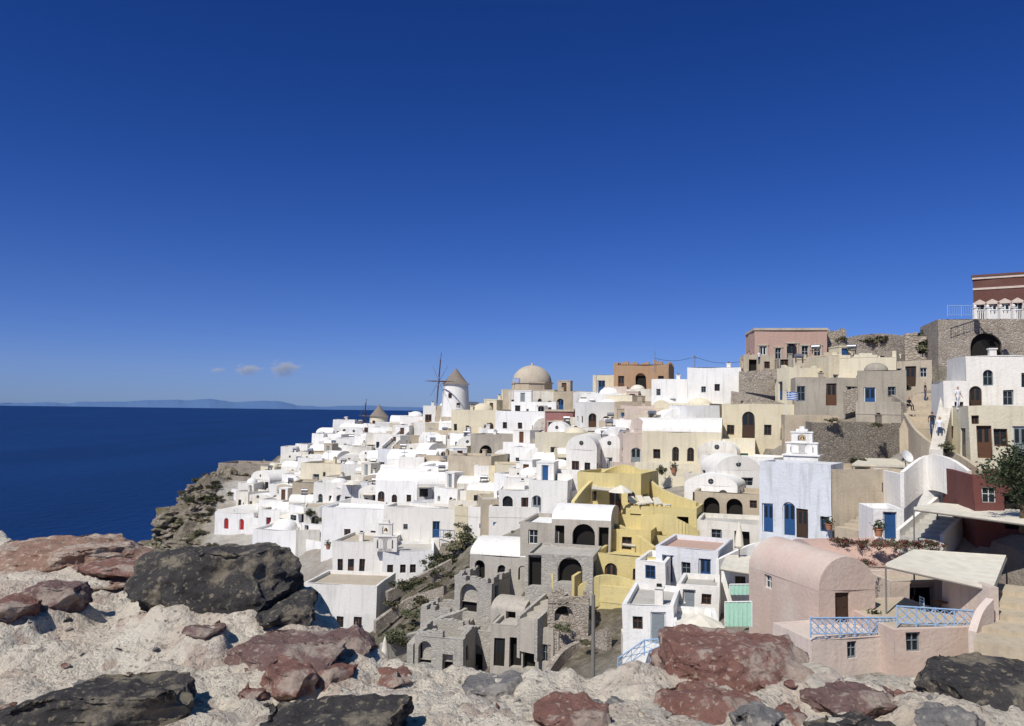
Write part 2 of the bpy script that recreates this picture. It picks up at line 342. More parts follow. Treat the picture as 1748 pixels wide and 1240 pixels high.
h_('stone_wall',1262,1372,640,690,100,-16,4,'ruin',mat='rubble',ops=[],opsR=[],opsL=[],label='high rubble stone retaining wall with broken top',cat='wall',ph=.1,roofmat='tanroof')
h_('house',1358,1474,645,702,88,-14,6,mat='greige',roofmat='tanroof',ops=[('w',.07,1.1,1.1,1.6,'greypaint'),('d',.23,.3,1.1,2.3,'greywood'),('d',.54,.6,1.1,2.4,'wood'),('w',.84,1.1,1.1,1.6,'frame')],label='grey-beige flat house with row of tall windows')
h_('house',1476,1545,655,702,87,-24,6,mat='beige',roofmat='tanroof',ops=[('w',.3,1.6,.6,.8,'wood'),('d',.7,.1,.9,2,'wood')])
h_('house',1232,1360,690,762,92,-22,6,mat='cream',ops=[('D',.36,.9,1.4,3.0,'darkwood'),('w',.62,1.3,.8,1.1,'wood'),('w',.12,1.3,.8,1.1,'wood'),('o',.85,.8,.9,1.3)],label='cream house with tall arched doorway')
h_('house',1340,1432,710,752,80,-15,5,mat='beige',ops=[],opsR=[],roofmat='tanroof',ph=.5,clutter=False)
h_('stone_wall',1386,1552,722,792,76,-12,6,mat='darkwall',ops=[],opsR=[],opsL=[],label='dark stone retaining terrace with beige coping',cat='wall',ph=.3,roofmat='tanroof')
h_('house',1112,1176,648,716,112,-20,7,mat='white',ops=[('O',.55,.2,2.4,2.2),('w',.2,3.3,.6,.9,'greypaint')])
h_('house',1174,1266,628,716,108,-20,7,mat='white',ops=[('w',.55,3.8,.7,.9,'wood'),('w',.3,3.6,.6,.8,'greypaint'),('w',.85,1.2,.6,.8,'greypaint'),('d',.4,.1,.9,2,'bluepaint')],label='tall bright white cubic house below ridge')
h_('house',1060,1115,690,716,118,-18,6,mat='pale')
h_('house',1095,1232,737,800,88,-16,7,'vx',mat='cream',roofmat='white',rise=1.5,ops=[('w',.2,1.0,.8,1.0,'wood'),('W',.44,.8,.7,1.5,'wood'),('D',.53,0,1.1,2.7,'darkwood'),('W',.62,.8,.7,1.5,'wood'),('w',.85,1.0,.8,1.0,'wood')],terrace=2,label='cream house with white vaulted roof and arched door')
h_('house',1222,1290,750,808,86,-16,6,mat='cream',ops=[('w',.3,1.5,.8,1.1,'greenpaint'),('d',.7,0,1,2.1,'greenpaint')],terrace=1.5)
h_('house',966,1018,768,818,96,-14,7,'vy',mat='white',rise=1.8,ops=[('d',.3,0,.9,2.1,'wood'),('w',.7,1,.7,1,'wood')],terrace=1.5)
h_('house',1016,1064,766,812,99,-14,6,'vy',mat='white',rise=1.5,terrace=1)
h_('house',930,978,700,748,126,-14,6,mat='maroon',trimm='beige',ops=[('D',.5,0,1.1,2.6,'wood'),('w',.2,1,.7,1.5),('w',.8,1,.7,1.5)],label='maroon facade house with beige cornice')
h_('house',976,1000,698,748,127,-14,6,mat='beige')
h_('house',845,930,702,748,129,-12,7,mat='white',ops=[('w',.2,1.5,.7,1,'wood'),('w',.5,1.5,.7,1,'wood'),('d',.8,0,1,2.1,'wood')])
h_('house',803,905,742,796,122,-14,7,mat='greige',ops=[('O',.25,.3,2.0,2.8),('o',.65,1.0,1,1.4)],label='weathered beige house with large arched opening',ph=.5)
h_('house',900,968,750,800,118,-12,6,mat='beige',ops=[('w',.4,1.6,.7,.9,'wood')])
h_('house',770,850,700,744,135,-10,6,mat='cream')
h_('house',868,950,668,704,140,-10,6,mat='whiteold',roofmat='tanroof')
h_('house',945,1000,668,702,138,-12,6,mat='beige')
h_('house',872,950,686,712,135,-10,3,mat='white')
h_('house',826,872,682,706,142,-10,5,mat='cream')
h_('house',1000,1062,672,712,125,-15,6,mat='white')
h_('house',1030,1070,660,700,127,-15,6,mat='pale')
h_('house',1068,1112,664,706,122,-15,6,mat='whiteold')
# yellow complex
h_('house',986,1094,808,884,74,-25,6,mat='yellow',ops=[('w',.25,1.4,.7,.9,'wood'),('d',.6,.4,1,2.2,'wood'),('W',.85,1.4,.7,1,'wood')],terrace=2,label='mustard yellow terraced house with stepped parapets',ph=.5)
h_('house',1068,1190,866,920,70,-20,6,mat='yellow',ops=[('d',.15,0,1,2,'greywood'),('w',.5,.9,.8,1,'greypaint'),('o',.8,0,1,1.9)],terrace=2.6,label='mustard yellow lower house with sun terrace',ph=.5)
h_('house',1010,1122,948,1008,62,-22,5,mat='yellow',ops=[('D',.3,0,1,2,'wood'),('w',.7,.8,.7,.9,'wood')],terrace=1.8,label='mustard yellow house beside cave dwellings',ph=.5)
h_('house',1030,1110,905,960,66,-20,5,mat='yellow',ops=[('w',.5,1,.8,1,'wood')],ph=.5,terrace=1.5)
h_('house',1060,1110,840,880,76,-20,4,mat='yellow',ops=[('d',.5,0,.9,2,'wood')],opsR=[],ph=.3,label='small mustard yellow upper room on terrace')
# grey ruins
h_('unfinished_house',942,1042,888,950,66,-14,6,'vx',mat='cement',roofmat='white',rise=.9,ops=[('o',.14,.5,.8,1.9),('O',.55,.2,1.8,2.4),('o',.88,.5,.8,1.9)],label='grey plaster house with white vaulted roof',cat='house')
h_('unfinished_house',888,944,892,950,68,-14,6,mat='cement',roofmat='white',ops=[('w',.4,1.0,.8,1.2,'frame')],label='narrow grey stone house with white coping',chim=-1)
h_('unfinished_house',896,1012,948,1010,61,-14,5,mat='ruin',ops=[('o',.14,.3,1.0,2.3),('O',.66,.1,1.9,2.5)],label='grey stone cave house with dark archway',ph=.2,roofmat='cement',chim=-1)
h_('unfinished_house',802,912,950,1002,69,-14,6,'vx',mat='cement',roofmat='white',rise=1.1,ops=[('O',.16,.2,.9,1.9),('W',.5,.7,.7,1.2,'dark'),('W',.82,.7,.7,1.2,'dark')],label='grey stone house with white barrel vault')
h_('unfinished_house',774,838,996,1052,66,-24,5,'ruin',mat='ruin',ops=[('O',.4,.2,1.6,2.3)],label='grey stone shell with arched openings',cat='ruin')
h_('unfinished_house',836,944,1070,1142,58,-14,5,mat='cement',ops=[('d',.14,0,.8,2.0,'dark'),('o',.40,.0,.9,2.1),('o',.62,0,.9,2.1),('w',.88,.6,.7,1.2,'greypaint')],opsR=[],label='grey cement house shell with dark doorways',ph=.25,roofmat='cement',chim=-1)
h_('unfinished_house',706,790,1092,1155,60,-16,4,'ruin',mat='ruin',ops=[('O',.22,.8,1.1,1.6),('o',.7,.2,.8,1.4)],label='rough grey stone foundation with arched cellar',cat='ruin')
h_('unfinished_house',782,838,1080,1150,62,-10,4,'ruin',mat='ruin',ops=[('O',.5,.2,1.2,2)],label='tall broken grey stone shell with arch',cat='ruin')
h_('unfinished_house',935,1005,1034,1065,57,-6,2.5,'ruin',mat='rubble',ops=[('O',.4,.1,1.3,1.1)],opsR=[],label='rubble stone wall below grey cave house',cat='ruin')
h_('unfinished_house',838,896,1042,1064,61,-22,3,'vx',mat='cement',rise=.7,ops=[('o',.6,.1,.8,.8)],opsR=[],label='low plastered cave vault on terraced slope',cat='ruin')
h_('unfinished_house',718,778,1046,1082,68,-20,3,'ruin',mat='ruin',ops=[('O',.5,.1,1,1.3)],opsR=[],label='low grey stone shell on scrub slope',cat='ruin')
# bell church and neighbours
h_('church',566,652,925,985,98,-10,7,mat='white',roofmat='tanroof',ops=[('w',.16,.5,.7,1.6,'wood'),('d',.38,.2,.8,1.9,'wood'),('w',.6,.5,.7,1.6,'wood')],label='whitewashed chapel with flat roof and bell gable',cat='church',terrace=0)
h_('house',652,740,940,990,96,6,7,mat='white',roofmat='greyroof',ops=[('w',.15,.8,.7,1,'wood'),('w',.4,.8,.7,1,'wood'),('w',.6,.8,.7,1,'wood')])
h_('house',517,642,998,1085,86,-8,7,mat='white',roofmat='tanroof',ops=[('D',.28,.4,.9,2.0,'wood'),('w',.5,.8,.8,1.2,'wood'),('d',.75,.2,.9,1.9,'wood')],label='whitewashed house with tan flat roof above slope')
h_('house',430,520,905,960,118,-12,6,mat='white')
h_('terrace_house',548,660,868,935,108,-12,5,mat='white',ops=[('w',.8,1.5,.7,.8,'greypaint'),('d',.4,.5,.9,1.9,'wood')],opsR=[],label='long white retaining terrace with few openings')
h_('terrace_house',655,842,868,922,104,-8,5,mat='white',ops=[('d',.48,.3,1,2.1,'bluepaint'),('w',.2,1.2,.6,.7,'greypaint')],opsR=[],roofmat='greyroof',label='long white terrace wall with blue gate')
h_('house',640,722,822,866,114,-12,7,'vx',mat='white',rise=1.6,terrace=2,ops=[('D',.12,0,1,2.1,'wood'),('W',.4,.6,.8,1.1,'wood'),('w',.7,.8,.7,1,'wood')])
h_('house',718,768,796,862,116,-10,7,mat='white',ops=[('d',.5,0,1,2.1,'bluepaint'),('w',.2,1,.6,.9,'wood')])
h_('house',764,838,778,858,114,-22,6,mat='beige',ops=[('W',.4,1.4,.8,1.3,'wood'),('w',.75,1.3,.7,1,'wood')],label='sandy beige house with warm stone facade')
h_('house',868,905,800,860,100,-12,6,mat='white',ops=[('w',.5,3,.6,.8,'wood'),('w',.4,.9,.6,.8,'greypaint')])
h_('house',902,968,820,880,92,-14,6,mat='white')
h_('house',660,742,784,812,130,-10,6,'vx',mat='white',rise=1.4)
h_('house',512,612,792,832,142,-22,7,mat='cream',roofmat='beige',label='cream house with plain long walls')
h_('house',366,432,876,904,136,-14,6,'vy',mat='white',rise=.8,ops=[('D',.3,0,.9,1.8,'redpaint'),('D',.7,0,.9,1.8,'redpaint')],label='whitewashed cliff house with red arched doors')
h_('house',440,500,870,905,132,-12,6,'flat',mat='white',ops=[('d',.3,0,.9,2,'redpaint'),('w',.7,.8,.7,.9,'bluepaint')])
h_('house',372,486,792,806,162,-8,8,mat='rubble',roofmat='tanroof',ops=[],opsR=[],opsL=[],label='low stone terrace building at cliff edge',ph=.5)
# blue church
BC=h_('church',1297,1421,790,924,64,-38,3.2,mat='blue',roofmat='tanroof',ph=.5,
  ops=[('d',.12,.5,.9,2.2,'bluepaint'),('w',.27,1.2,.7,1.2,'darkwood'),('D',.42,.4,1.0,2.5,'bluepaint'),('d',.6,.3,.9,2.2,'darkwood'),('d',.76,.2,.9,2.2,'darkwood'),('w',.9,1,.6,1.1,'bluepaint')],opsR=[],label='pale blue church with flat tan roof',cat='church',chim=-1)
h_('house',1424,1545,802,918,60.5,6,8,mat='beige',roofmat='tanroof',ops=[('w',.75,3.4,.6,.7,'wood')],opsR=[],opsL=[],ph=.4,found=4,label='plain beige annex of blue church')
h_('house',1543,1650,812,905,57,-6,6,mat='white',ops=[('w',.75,1.6,.7,1,'greypaint')],opsL=[],label='plain white block beside stepped lane')
h_('house',1492,1545,868,925,54,-6,3,mat='white',ops=[('d',.55,.1,.9,1.9,'bluepaint')],opsR=[],opsL=[],label='small white annex with bright blue door')
h_('house',1664,1770,812,905,50,-12,6,mat='red',ops=[('w',.25,1.6,.8,1.0,'frame'),('o',.7,0,1.4,2.2)],opsL=[],label='dark red house beside white stairs')
h_('house',1650,1790,608,712,62,-16,6,mat='white',ops=[('W',.28,2.4,.7,1.2,'greypaint'),('w',.52,.9,.7,1.1,'greypaint'),('D',.12,.2,.9,2.2,'darkwood'),('w',.75,2.2,.8,1.1,'wood')],label='white house with oval window and side stairs')
h_('house',1655,1800,694,786,57,-14,5,mat='cream',ops=[('d',.18,.1,1,2.3,'wood'),('w',.38,1,.9,1.2,'wood'),('d',.62,.1,1,2.3,'greypaint'),('w',.08,2.5,.5,.6,'wood')],label='cream house with shop doors under terrace')
h_('house',1612,1656,650,775,61,-20,6,mat='white',ops=[('w',.6,3,.6,.9,'wood'),('d',.4,.1,.9,2,'wood')],opsL=[('w',.5,2,.6,.8,'wood')])
# pink foreground
h_('house',1396,1496,1008,1064,41,14,6.5,'vy',mat='pink',rise=1.75,found=4.5,gab=False,ops=[('d',.42,0,.9,2.3,'darkwood')],opsL=[('w',.3,.8,.7,.8,'frame')],opsR=[],label='dusty pink barrel vaulted house with balcony door',roofmat='pink')
h_('house',1400,1545,968,1040,51,4,5,'vx',mat='pink',rise=1.3,ops=[('w',.8,.5,.8,1,'frame')],opsL=[],opsR=[],roofmat='rose',label='pink house with long vaulted roof')
h_('terrace_house',1384,1532,1088,1142,38.2,14,3.2,mat='pale',ops=[('w',.48,.5,.55,.8,'greypaint')],opsL=[],opsR=[],label='pink terrace block with small barred window',ph=.02,roofmat='pale',chim=-1)
h_('terrace_house',1530,1680,1074,1138,38,8,6.0,mat='pink',ops=[('w',.2,.7,.7,.9,'greypaint')],opsL=[],opsR=[],label='pink lower terrace block with grey window',ph=.02,roofmat='tanroof',chim=-1)
h_('house',1520,1706,990,1056,45.5,6,3,mat='pale',ops=[('o',.3,.1,1.6,1.9),('d',.62,.1,.9,2,'greywood'),('w',.85,.8,.8,1,'greypaint')],opsL=[],opsR=[],label='pink house wall behind shaded terrace',roofmat='tanroof',chim=-1)
h_('wall_pier',1690,1706,1002,1120,38.3,6,3.5,mat='pale',ops=[],opsR=[],opsL=[],ph=.02,label='pale pink end wall of shaded terrace',cat='wall',chim=-1)
# lower whites
h_('house',1118,1226,935,1000,60,-25,6,mat='lav',roofmat='rose',ops=[('d',.2,.1,.9,2,'bluepaint'),('w',.5,.7,.7,1,'greypaint'),('d',.8,.1,.9,2,'bluepaint')],label='white house with pink flat roof and blue doors',clutter=False)
h_('house',1062,1150,1034,1100,49,-16,6,mat='white',ops=[('w',.3,.8,.6,.8,'wood'),('d',.7,0,.9,1.9,'greypaint')],roofmat='greyroof',label='low white terraced house with sun deck')
h_('house',1150,1232,1072,1118,46.5,-10,5,mat='white',ops=[('w',.3,.4,.6,.7,'wood')],opsR=[],roofmat='whiteold',label='low white house with paved roof terrace')
h_('house',1085,1135,960,1010,58,-20,5,mat='white',ops=[('w',.5,.9,.7,.9,'bluepaint')])
h_('house',1190,1300,892,935,66,-18,5,mat='whiteold',roofmat='greyroof',ops=[('w',.3,.6,.8,.8,'greypaint'),('o',.7,0,1.2,1.4)])
h_('house',1186,1300,842,882,72,-18,6,mat='beige',roofmat='tanroof',ops=[('O',.25,.1,1.4,1.5),('O',.6,.1,1.4,1.5),('w',.88,.8,.6,.7,'wood')],label='cream cave house with arched niches')
h_('house',1228,1300,975,1015,54,-22,5,mat='white',ops=[('w',.5,.4,.7,.8,'wood')],opsR=[])
h_('house',1155,1228,1000,1045,53,-18,4,mat='white',ops=[('d',.3,0,.8,1.4,'greypaint'),('w',.7,.5,.6,.7,'wood')],roofmat='greyroof')
# ------------------------------------------------------------ depth survey of hillside
CT=[(1100,1150,50),(1300,1140,41),(1500,1140,38),(1700,1140,36),(870,1150,58),(720,1150,60),(580,1085,85),(650,990,97),(900,1010,62),(1040,1010,61),(1150,1005,58),(1370,925,62),(1120,905,72),(1160,805,88),(1000,815,96),(840,860,106),(700,865,114),(600,935,106),(560,905,118),(400,902,136),(560,832,140),(850,795,122),(950,750,127),(790,722,150),(640,745,175),(540,765,178),(400,808,162),(300,850,148),(335,818,155),(1200,716,108),(1440,700,87),(1350,640,102),(1700,712,60),(1700,786,56),(1600,612,92),(1600,775,61),(1700,905,48),(1580,925,54),(930,704,138),(1060,700,124),(1290,762,91),(760,800,128),(460,960,118),(1640,1060,43)]
def tps_fit(X,Y,lam):
    n=len(X); d=np.linalg.norm(X[:,None]-X[None],axis=2); K=np.where(d>0,d*d*np.log(d+1e-9),0)+lam*np.eye(n)
    Pm=np.c_[np.ones(n),X]; A=np.block([[K,Pm],[Pm.T,np.zeros((3,3))]]); s=np.linalg.solve(A,np.r_[Y,np.zeros(3)]); return X,s
def tps(m,Q):
    X,s=m; out=np.zeros(len(Q))
    for i in range(0,len(Q),4000):
        q=Q[i:i+4000]; d=np.linalg.norm(q[:,None]-X[None],axis=2); K=np.where(d>0,d*d*np.log(d+1e-9),0); out[i:i+4000]=K@s[:-3]+s[-3]+q@s[-2:]
    return out
Cn=np.array(CT,float); DM=tps_fit(Cn[:,:2]/500,np.log(Cn[:,2]),.003)
def dep(u,v): return float(np.exp(tps(DM,np.array([[u/500,v/500]]))[0]))
def inside(poly,x,y):
    c=False; j=len(poly)-1
    for i in range(len(poly)):
        (xi,yi),(xj,yj)=poly[i],poly[j]
        if (yi>y)!=(yj>y) and x<(xj-xi)*(y-yi)/(yj-yi)+xi: c=not c
        j=i
    return c
ZONES=[([(352,902),(410,850),(480,800),(555,752),(640,742),(720,720),(800,712),(850,745),(1000,760),(965,830),(890,880),(850,900),(830,870),(560,880),(540,950),(450,905)],['white']*10+['whiteold','whiteold','cream','cream','lav','beige','whiteold'],118),
 ([(1000,690),(1110,710),(1230,735),(1090,800),(1000,760)],['white','white','pale','cream','whiteold','beige'],20),
 ([(1200,800),(1300,810),(1300,880),(1200,880)],['white','cream','whiteold'],4),
 ([(1270,650),(1500,650),(1540,715),(1380,705),(1240,705)],['beige','greige','cream','cream','pale'],6)]
rng=random.Random(11)
def clash(x,y,r,k=.56):
    for (cx,cy,ya,w,D,t,z) in FOOT:
        mx=cx-math.sin(ya)*D/2; my=cy+math.cos(ya)*D/2
        if math.hypot(mx-x,my-y)<(r+max(w,D)*.5)*k: return True
    return False
for zi,(poly,cols,n) in enumerate(ZONES):
    us=[p[0] for p in poly]; vs=[p[1] for p in poly]; k=0; tr=0
    while k<n and tr<2500:
        tr+=1; u=rng.uniform(min(us),max(us)); v=rng.uniform(min(vs),max(vs))
        if not inside(poly,u,v): continue
        d=dep(u,v); p=P(u,v,d); w=rng.choice([rng.uniform(2.8,5),rng.uniform(4.5,8.5)]); D=rng.uniform(3.4,6)
        if clash(p.x,p.y+D/2,max(w,D)*.5,.54): continue
        rf=rng.choice(['flat','flat','flat','flat','vy','vx']) if zi!=3 else rng.choice(['flat','ruin','flat']); m=rng.choice(cols)
        h=rng.uniform(2.3,3.8) if rf in('flat','ruin') else rng.uniform(2.0,2.7)
        house('house',p.x,p.y,p.z,w,D,h,rng.uniform(-42,14),rf,mat=m,rise=None if rf in('flat','ruin') else rng.uniform(.7,1.7),roofmat=(rng.choice([m,m,'whiteold','tanroof','greyroof']) if rf in('flat','ruin') else 'white'),terrace=rng.choice([0,1.2,2.0,3,3.6]),group='whitewashed houses stacked on the hillside' if zi!=3 else 'earth coloured houses near the ridge',seed=rng.randrange(9999),ph=rng.choice([.15,.35,.7])); k+=1
# ------------------------------------------------------------ stairs
def stairs_w(A,C,w,mat,label,walls=True,wm=None,wh=.8,group=None):
    hz=Vector((C.x-A.x,C.y-A.y,0)); L=hz.length; ya=math.atan2(hz.y,hz.x)-math.pi/2; H_=C.z-A.z; n=max(3,int(H_/.19))
    e=empty('stairs',A,ya,label,'stairs',group); b=MB()
    for k in range(n): b.box(-w/2,w/2,L*k/n,L*(k+1)/n,-2,H_*(k+1)/n,mat)
    add('steps',b.mesh('steps'),e)
    if walls:
        for s in(-1,1):
            b=MB(); x=s*(w/2+.13); N=8
            for k in range(N):
                ya0,yb0=L*k/N,L*(k+1)/N; za,zb=H_*k/N,H_*(k+1)/N
                for (xa,sg) in ((x-.12,1),(x+.12,-1)):
                    b.poly([(xa,ya0,-2.5),(xa,ya0,za+wh),(xa,yb0,zb+wh),(xa,yb0,-2.5)][::sg],wm or mat)
                b.poly([(x-.12,ya0,za+wh),(x+.12,ya0,za+wh),(x+.12,yb0,zb+wh),(x-.12,yb0,zb+wh)],wm or mat)
            b.poly([(x-.12,0,-2.5),(x+.12,0,-2.5),(x+.12,0,wh),(x-.12,0,wh)],wm or mat)
            add('parapet',b.mesh('parapet'),e)
def stairs(a,c,*r,**k): stairs_w(P(*a),P(*c),*r,**k)
stairs((1100,1150,50),(1085,1095,53),1.4,'whiteold','narrow whitewashed steps with low walls')
stairs((852,880,103),(843,800,118),1.6,'greyroof','long whitewashed stairway climbing between houses',wm='white')
stairs((1445,908,58),(1530,868,60),2.2,'beige','beige stone steps beside blue church',walls=False)
stairs((1570,925,51),(1640,862,56),2.4,'greyroof','broad whitewashed steps between white walls',wm='white',wh=.6)
stairs((1562,735,68),(1585,672,80),2.4,'beige','grey stone lane steps climbing to ridge',walls=False)
stairs((1598,772,58),(1622,655,63),.9,'whiteold','steep white external stair on house side',walls=False)
stairs((1722,1112,35),(1738,1000,43),2.6,'beige','beige stone steps beside pink terrace',walls=False)
stairs((660,770,140),(690,742,155),1.6,'greyroof','white steps winding toward windmill',wm='white')
stairs((960,1000,60),(1030,955,66),1.5,'ruin','rough steps between grey stone houses',wm='yellow')
stairs((1120,860,73),(1080,815,79),1.3,'yellow','mustard yellow steps climbing between terraces')
stairs((900,1065,57),(945,1025,60),1.2,'cement','rough steps between grey stone houses',wm='ruin',wh=.4)
for i in range(18):
    for _ in range(60):
        u=rng.uniform(420,940); v=rng.uniform(760,890)
        if inside(ZONES[0][0],u,v): break
    A_=P(u,v,dep(u,v)); u2=u+rng.uniform(-25,25); v2=v-rng.uniform(18,30); C_=P(u2,v2,dep(u2,v2)); A_.z+=.5; C_.z+=.5
    if 2<C_.z-A_.z<7: stairs_w(A_,C_,1.2,'whiteold','whitewashed steps climbing between hillside houses',wm='white',wh=.7,group='white stairways between the hillside houses')
# ------------------------------------------------------------ terrain
pts=[]
for u,v,d in CT:
    p=P(u,v,d); pts.append((p.x,p.y,p.z-.5))
for (cx,cy,ya,w,D,t,z) in FOOT: pts.append((cx-math.sin(ya)*1,cy+math.cos(ya)*1,z-.8))
for u,v,d in [(640,715,195),(720,703,185),(800,702,165),(900,690,160),(1000,680,150),(1060,665,140),(1150,665,132),(1250,640,125),(1300,615,120),(1420,578,118),(1500,578,120),(1590,560,110),(1700,548,112),(1850,540,115)]:
    p=P(u,v,d); pts.append((p.x,p.y,p.z-1)); pts.append((p.x*1.18,p.y+28,p.z-9)); pts.append((p.x*1.4,p.y+75,p.z-30))
for x,y,z in [(-8,12,-7),(0,12,-7),(10,12,-6.5),(-20,30,-22),(0,28,-16),(15,25,-11),(30,30,-10),(-30,60,-32),(60,60,5),(60,40,0),(45,20,-2),(90,80,14),(-15,45,-24),(-35,85,-32),(100,130,6)]: pts.append((x,y,z))
A=np.array(pts); TM=tps_fit(A[:,:2]/50,A[:,2],.02)
x0,x1,y0,y1,st=-100,150,7,285,1.1
gx=np.arange(x0,x1,st); gy=np.arange(y0,y1,st); XX,YY=np.meshgrid(gx,gy); Z=tps(TM,np.c_[XX.ravel(),YY.ravel()]/50).reshape(XX.shape)
RX,RY=[7,60,90,115,130,145,155,165,185,200,215,240,290],[-9,-24,-38,-48,-54,-59,-60.5,-58,-47,-37,-26,-8,20]
rim=np.interp(YY,RX,RY)
nz=np.array([[noise.fractal(Vector((x*.05,y*.05,3)),1,2,5) for x in gx] for y in gy])
nz2=np.array([[noise.turbulence(Vector((x*.13,y*.13,7)),5,True) for x in gx] for y in gy])
nz3=np.array([[noise.fractal(Vector((x*.22,y*.22,9)),.7,2,5) for x in gx] for y in gy])
out=np.maximum(0,rim+nz*3+nz3*3.5-XX); edge=np.clip((rim+5-XX)/5,0,1)
Z=Z-np.where(out>0,np.maximum(out*1.0,(out-1)*2.6),0)+edge*(nz2-.5)*2.4+edge*nz3*2.0+np.round(edge*nz3*2)*.9
Z=Z+nz*.5+nz2*.3
vil=np.clip(1-np.maximum(0,(rim+6)-XX)/4,0,1)
for (cx,cy,ya,w,D,t,z) in FOOT:
    c,s=math.cos(ya),math.sin(ya); lx=(XX-cx)*c+(YY-cy)*s; ly=-(XX-cx)*s+(YY-cy)*c
    msk=(np.abs(lx)<w/2+1.0)&(ly>-t-1.2)&(ly<D+.6); Z=np.where(msk,np.minimum(Z,z-.25),Z)
Z=np.maximum(Z,SEA-3)
def zat(x,y):
    i=int(round((x-x0)/st)); j=int(round((y-y0)/st)); i=min(max(i,0),len(gx)-1); j=min(max(j,0),len(gy)-1); return float(Z[j,i])
nx=len(gx); vs=np.c_[XX.ravel(),YY.ravel(),Z.ravel()]
fs=[(j*nx+i,j*nx+i+1,(j+1)*nx+i+1,(j+1)*nx+i) for j in range(len(gy)-1) for i in range(nx-1)]
me=bpy.data.meshes.new('hillside'); me.from_pydata(vs.tolist(),[],fs)
at=me.attributes.new('village','FLOAT','POINT')
pc=P(720,1010,80); pk=np.exp(-(((XX-pc.x)/10)**2+((YY-pc.y)/16)**2)); pr=P(900,1060,60); pk=pk+.9*np.exp(-(((XX-pr.x)/14)**2+((YY-pr.y)/10)**2)); pr=P(1450,620,105); pk=pk+.7*np.exp(-(((XX-pr.x)/25)**2+((YY-pr.y)/18)**2))
at.data.foreach_set('value',np.clip(vil-pk*1.6,0,1).ravel())
m,nt,b=newmat('hillside')
an=nd(nt,'ShaderNodeAttribute',attribute_name='village')
def rockcol(nt):
    f1,n1=noise_fac(nt,.16,8,.40,.60); f2,n2=noise_fac(nt,.9,9,.44,.60,rough=.75); f3,_=noise_fac(nt,.4,7,.49,.57,rough=.7); f4,_=noise_fac(nt,.5,6,.45,.6,(1,1,5))
    r=mixc(nt,f1,(.30,.25,.19),(.46,.40,.32)); r=mixc(nt,mul(nt,f4,.5),r,(.20,.16,.12)); r=mixc(nt,mul(nt,f2,.7),r,(.12,.10,.08)); r=mixc(nt,mul(nt,f3,.65),r,(.14,.13,.06)); return r,f1,f2,n2
rock_,f1,f2,n2=rockcol(nt)
pave=mixc(nt,f1,(.62,.58,.51),(.48,.42,.35)); pave=mixc(nt,mul(nt,f2,.4),pave,(.32,.28,.24))
nt.links.new(mixc(nt,an.outputs['Fac'],rock_,pave),b.inputs['Base Color']); bump(nt,b,n2.outputs['Fac'],1,1.2)
me.materials.append(m); add('hillside',me,kind='structure')
# ------------------------------------------------------------ sea
m,nt,b=newmat('sea'); f1,n1=noise_fac(nt,.004,5,.35,.7,(1,.25,1)); f2,n2=noise_fac(nt,.08,6,.3,.7,(1,.5,1))
nt.links.new(mixc(nt,f1,(.003,.020,.082),(.004,.028,.112)),b.inputs['Base Color']); b.inputs['Roughness'].default_value=.45; b.inputs['Specular IOR Level'].default_value=.12
bump(nt,b,n2.outputs['Fac'],.8,3)
b2=MB(); R=90000; b2.poly([(-R,-3000,SEA),(R,-3000,SEA),(R,R,SEA),(-R,R,SEA)],'sea'); add('sea',b2.mesh('sea'),kind='structure')
m,nt,b=newmat('farland'); f,_=noise_fac(nt,.0006,6,.3,.7); nt.links.new(mixc(nt,f,(.085,.155,.31),(.092,.160,.308)),b.inputs['Base Color']); b.inputs['Roughness'].default_value=1; b.inputs['Specular IOR Level'].default_value=0  # aerial haze is painted into the bluish base colour of the far hills
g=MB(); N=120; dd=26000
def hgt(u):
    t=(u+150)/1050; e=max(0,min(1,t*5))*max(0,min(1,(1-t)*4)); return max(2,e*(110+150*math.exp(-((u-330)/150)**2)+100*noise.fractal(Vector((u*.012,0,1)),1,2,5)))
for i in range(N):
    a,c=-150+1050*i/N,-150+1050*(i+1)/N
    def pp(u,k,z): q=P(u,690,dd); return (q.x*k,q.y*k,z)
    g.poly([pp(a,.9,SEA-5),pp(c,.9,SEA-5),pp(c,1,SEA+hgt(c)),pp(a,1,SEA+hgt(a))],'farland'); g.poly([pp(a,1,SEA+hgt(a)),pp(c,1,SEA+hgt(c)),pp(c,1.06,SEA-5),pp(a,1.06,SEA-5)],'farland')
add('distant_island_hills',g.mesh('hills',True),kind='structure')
# clouds : soft volumes
m=bpy.data.materials.new('cloud'); m.use_nodes=True; nt=m.node_tree; nt.nodes.clear()
o_=nd(nt,'ShaderNodeOutputMaterial'); vs_=nd(nt,'ShaderNodeVolumeScatter'); vs_.inputs['Color'].default_value=(1,1,1,1); vs_.inputs['Anisotropy'].default_value=0
tc=nd(nt,'ShaderNodeTexCoord'); ln=nd(nt,'ShaderNodeVectorMath',operation='LENGTH'); nt.links.new(tc.outputs['Object'],ln.inputs[0])
nn=nd(nt,'ShaderNodeTexNoise'); nn.inputs['Scale'].default_value=2.0; nn.inputs['Detail'].default_value=6; nt.links.new(tc.outputs['Object'],nn.inputs['Vector'])
s1=nd(nt,'ShaderNodeMath',operation='SUBTRACT'); nt.links.new(nn.outputs['Fac'],s1.inputs[0]); nt.links.new(mul(nt,ln.outputs['Value'],.42),s1.inputs[1])
mr=nd(nt,'ShaderNodeMapRange'); mr.inputs[1].default_value=.17; mr.inputs[2].default_value=.45; mr.inputs[4].default_value=.0045; nt.links.new(s1.outputs[0],mr.inputs[0]); nt.links.new(mr.outputs[0],vs_.inputs['Density']); nt.links.new(vs_.outputs[0],o_.inputs['Volume'])
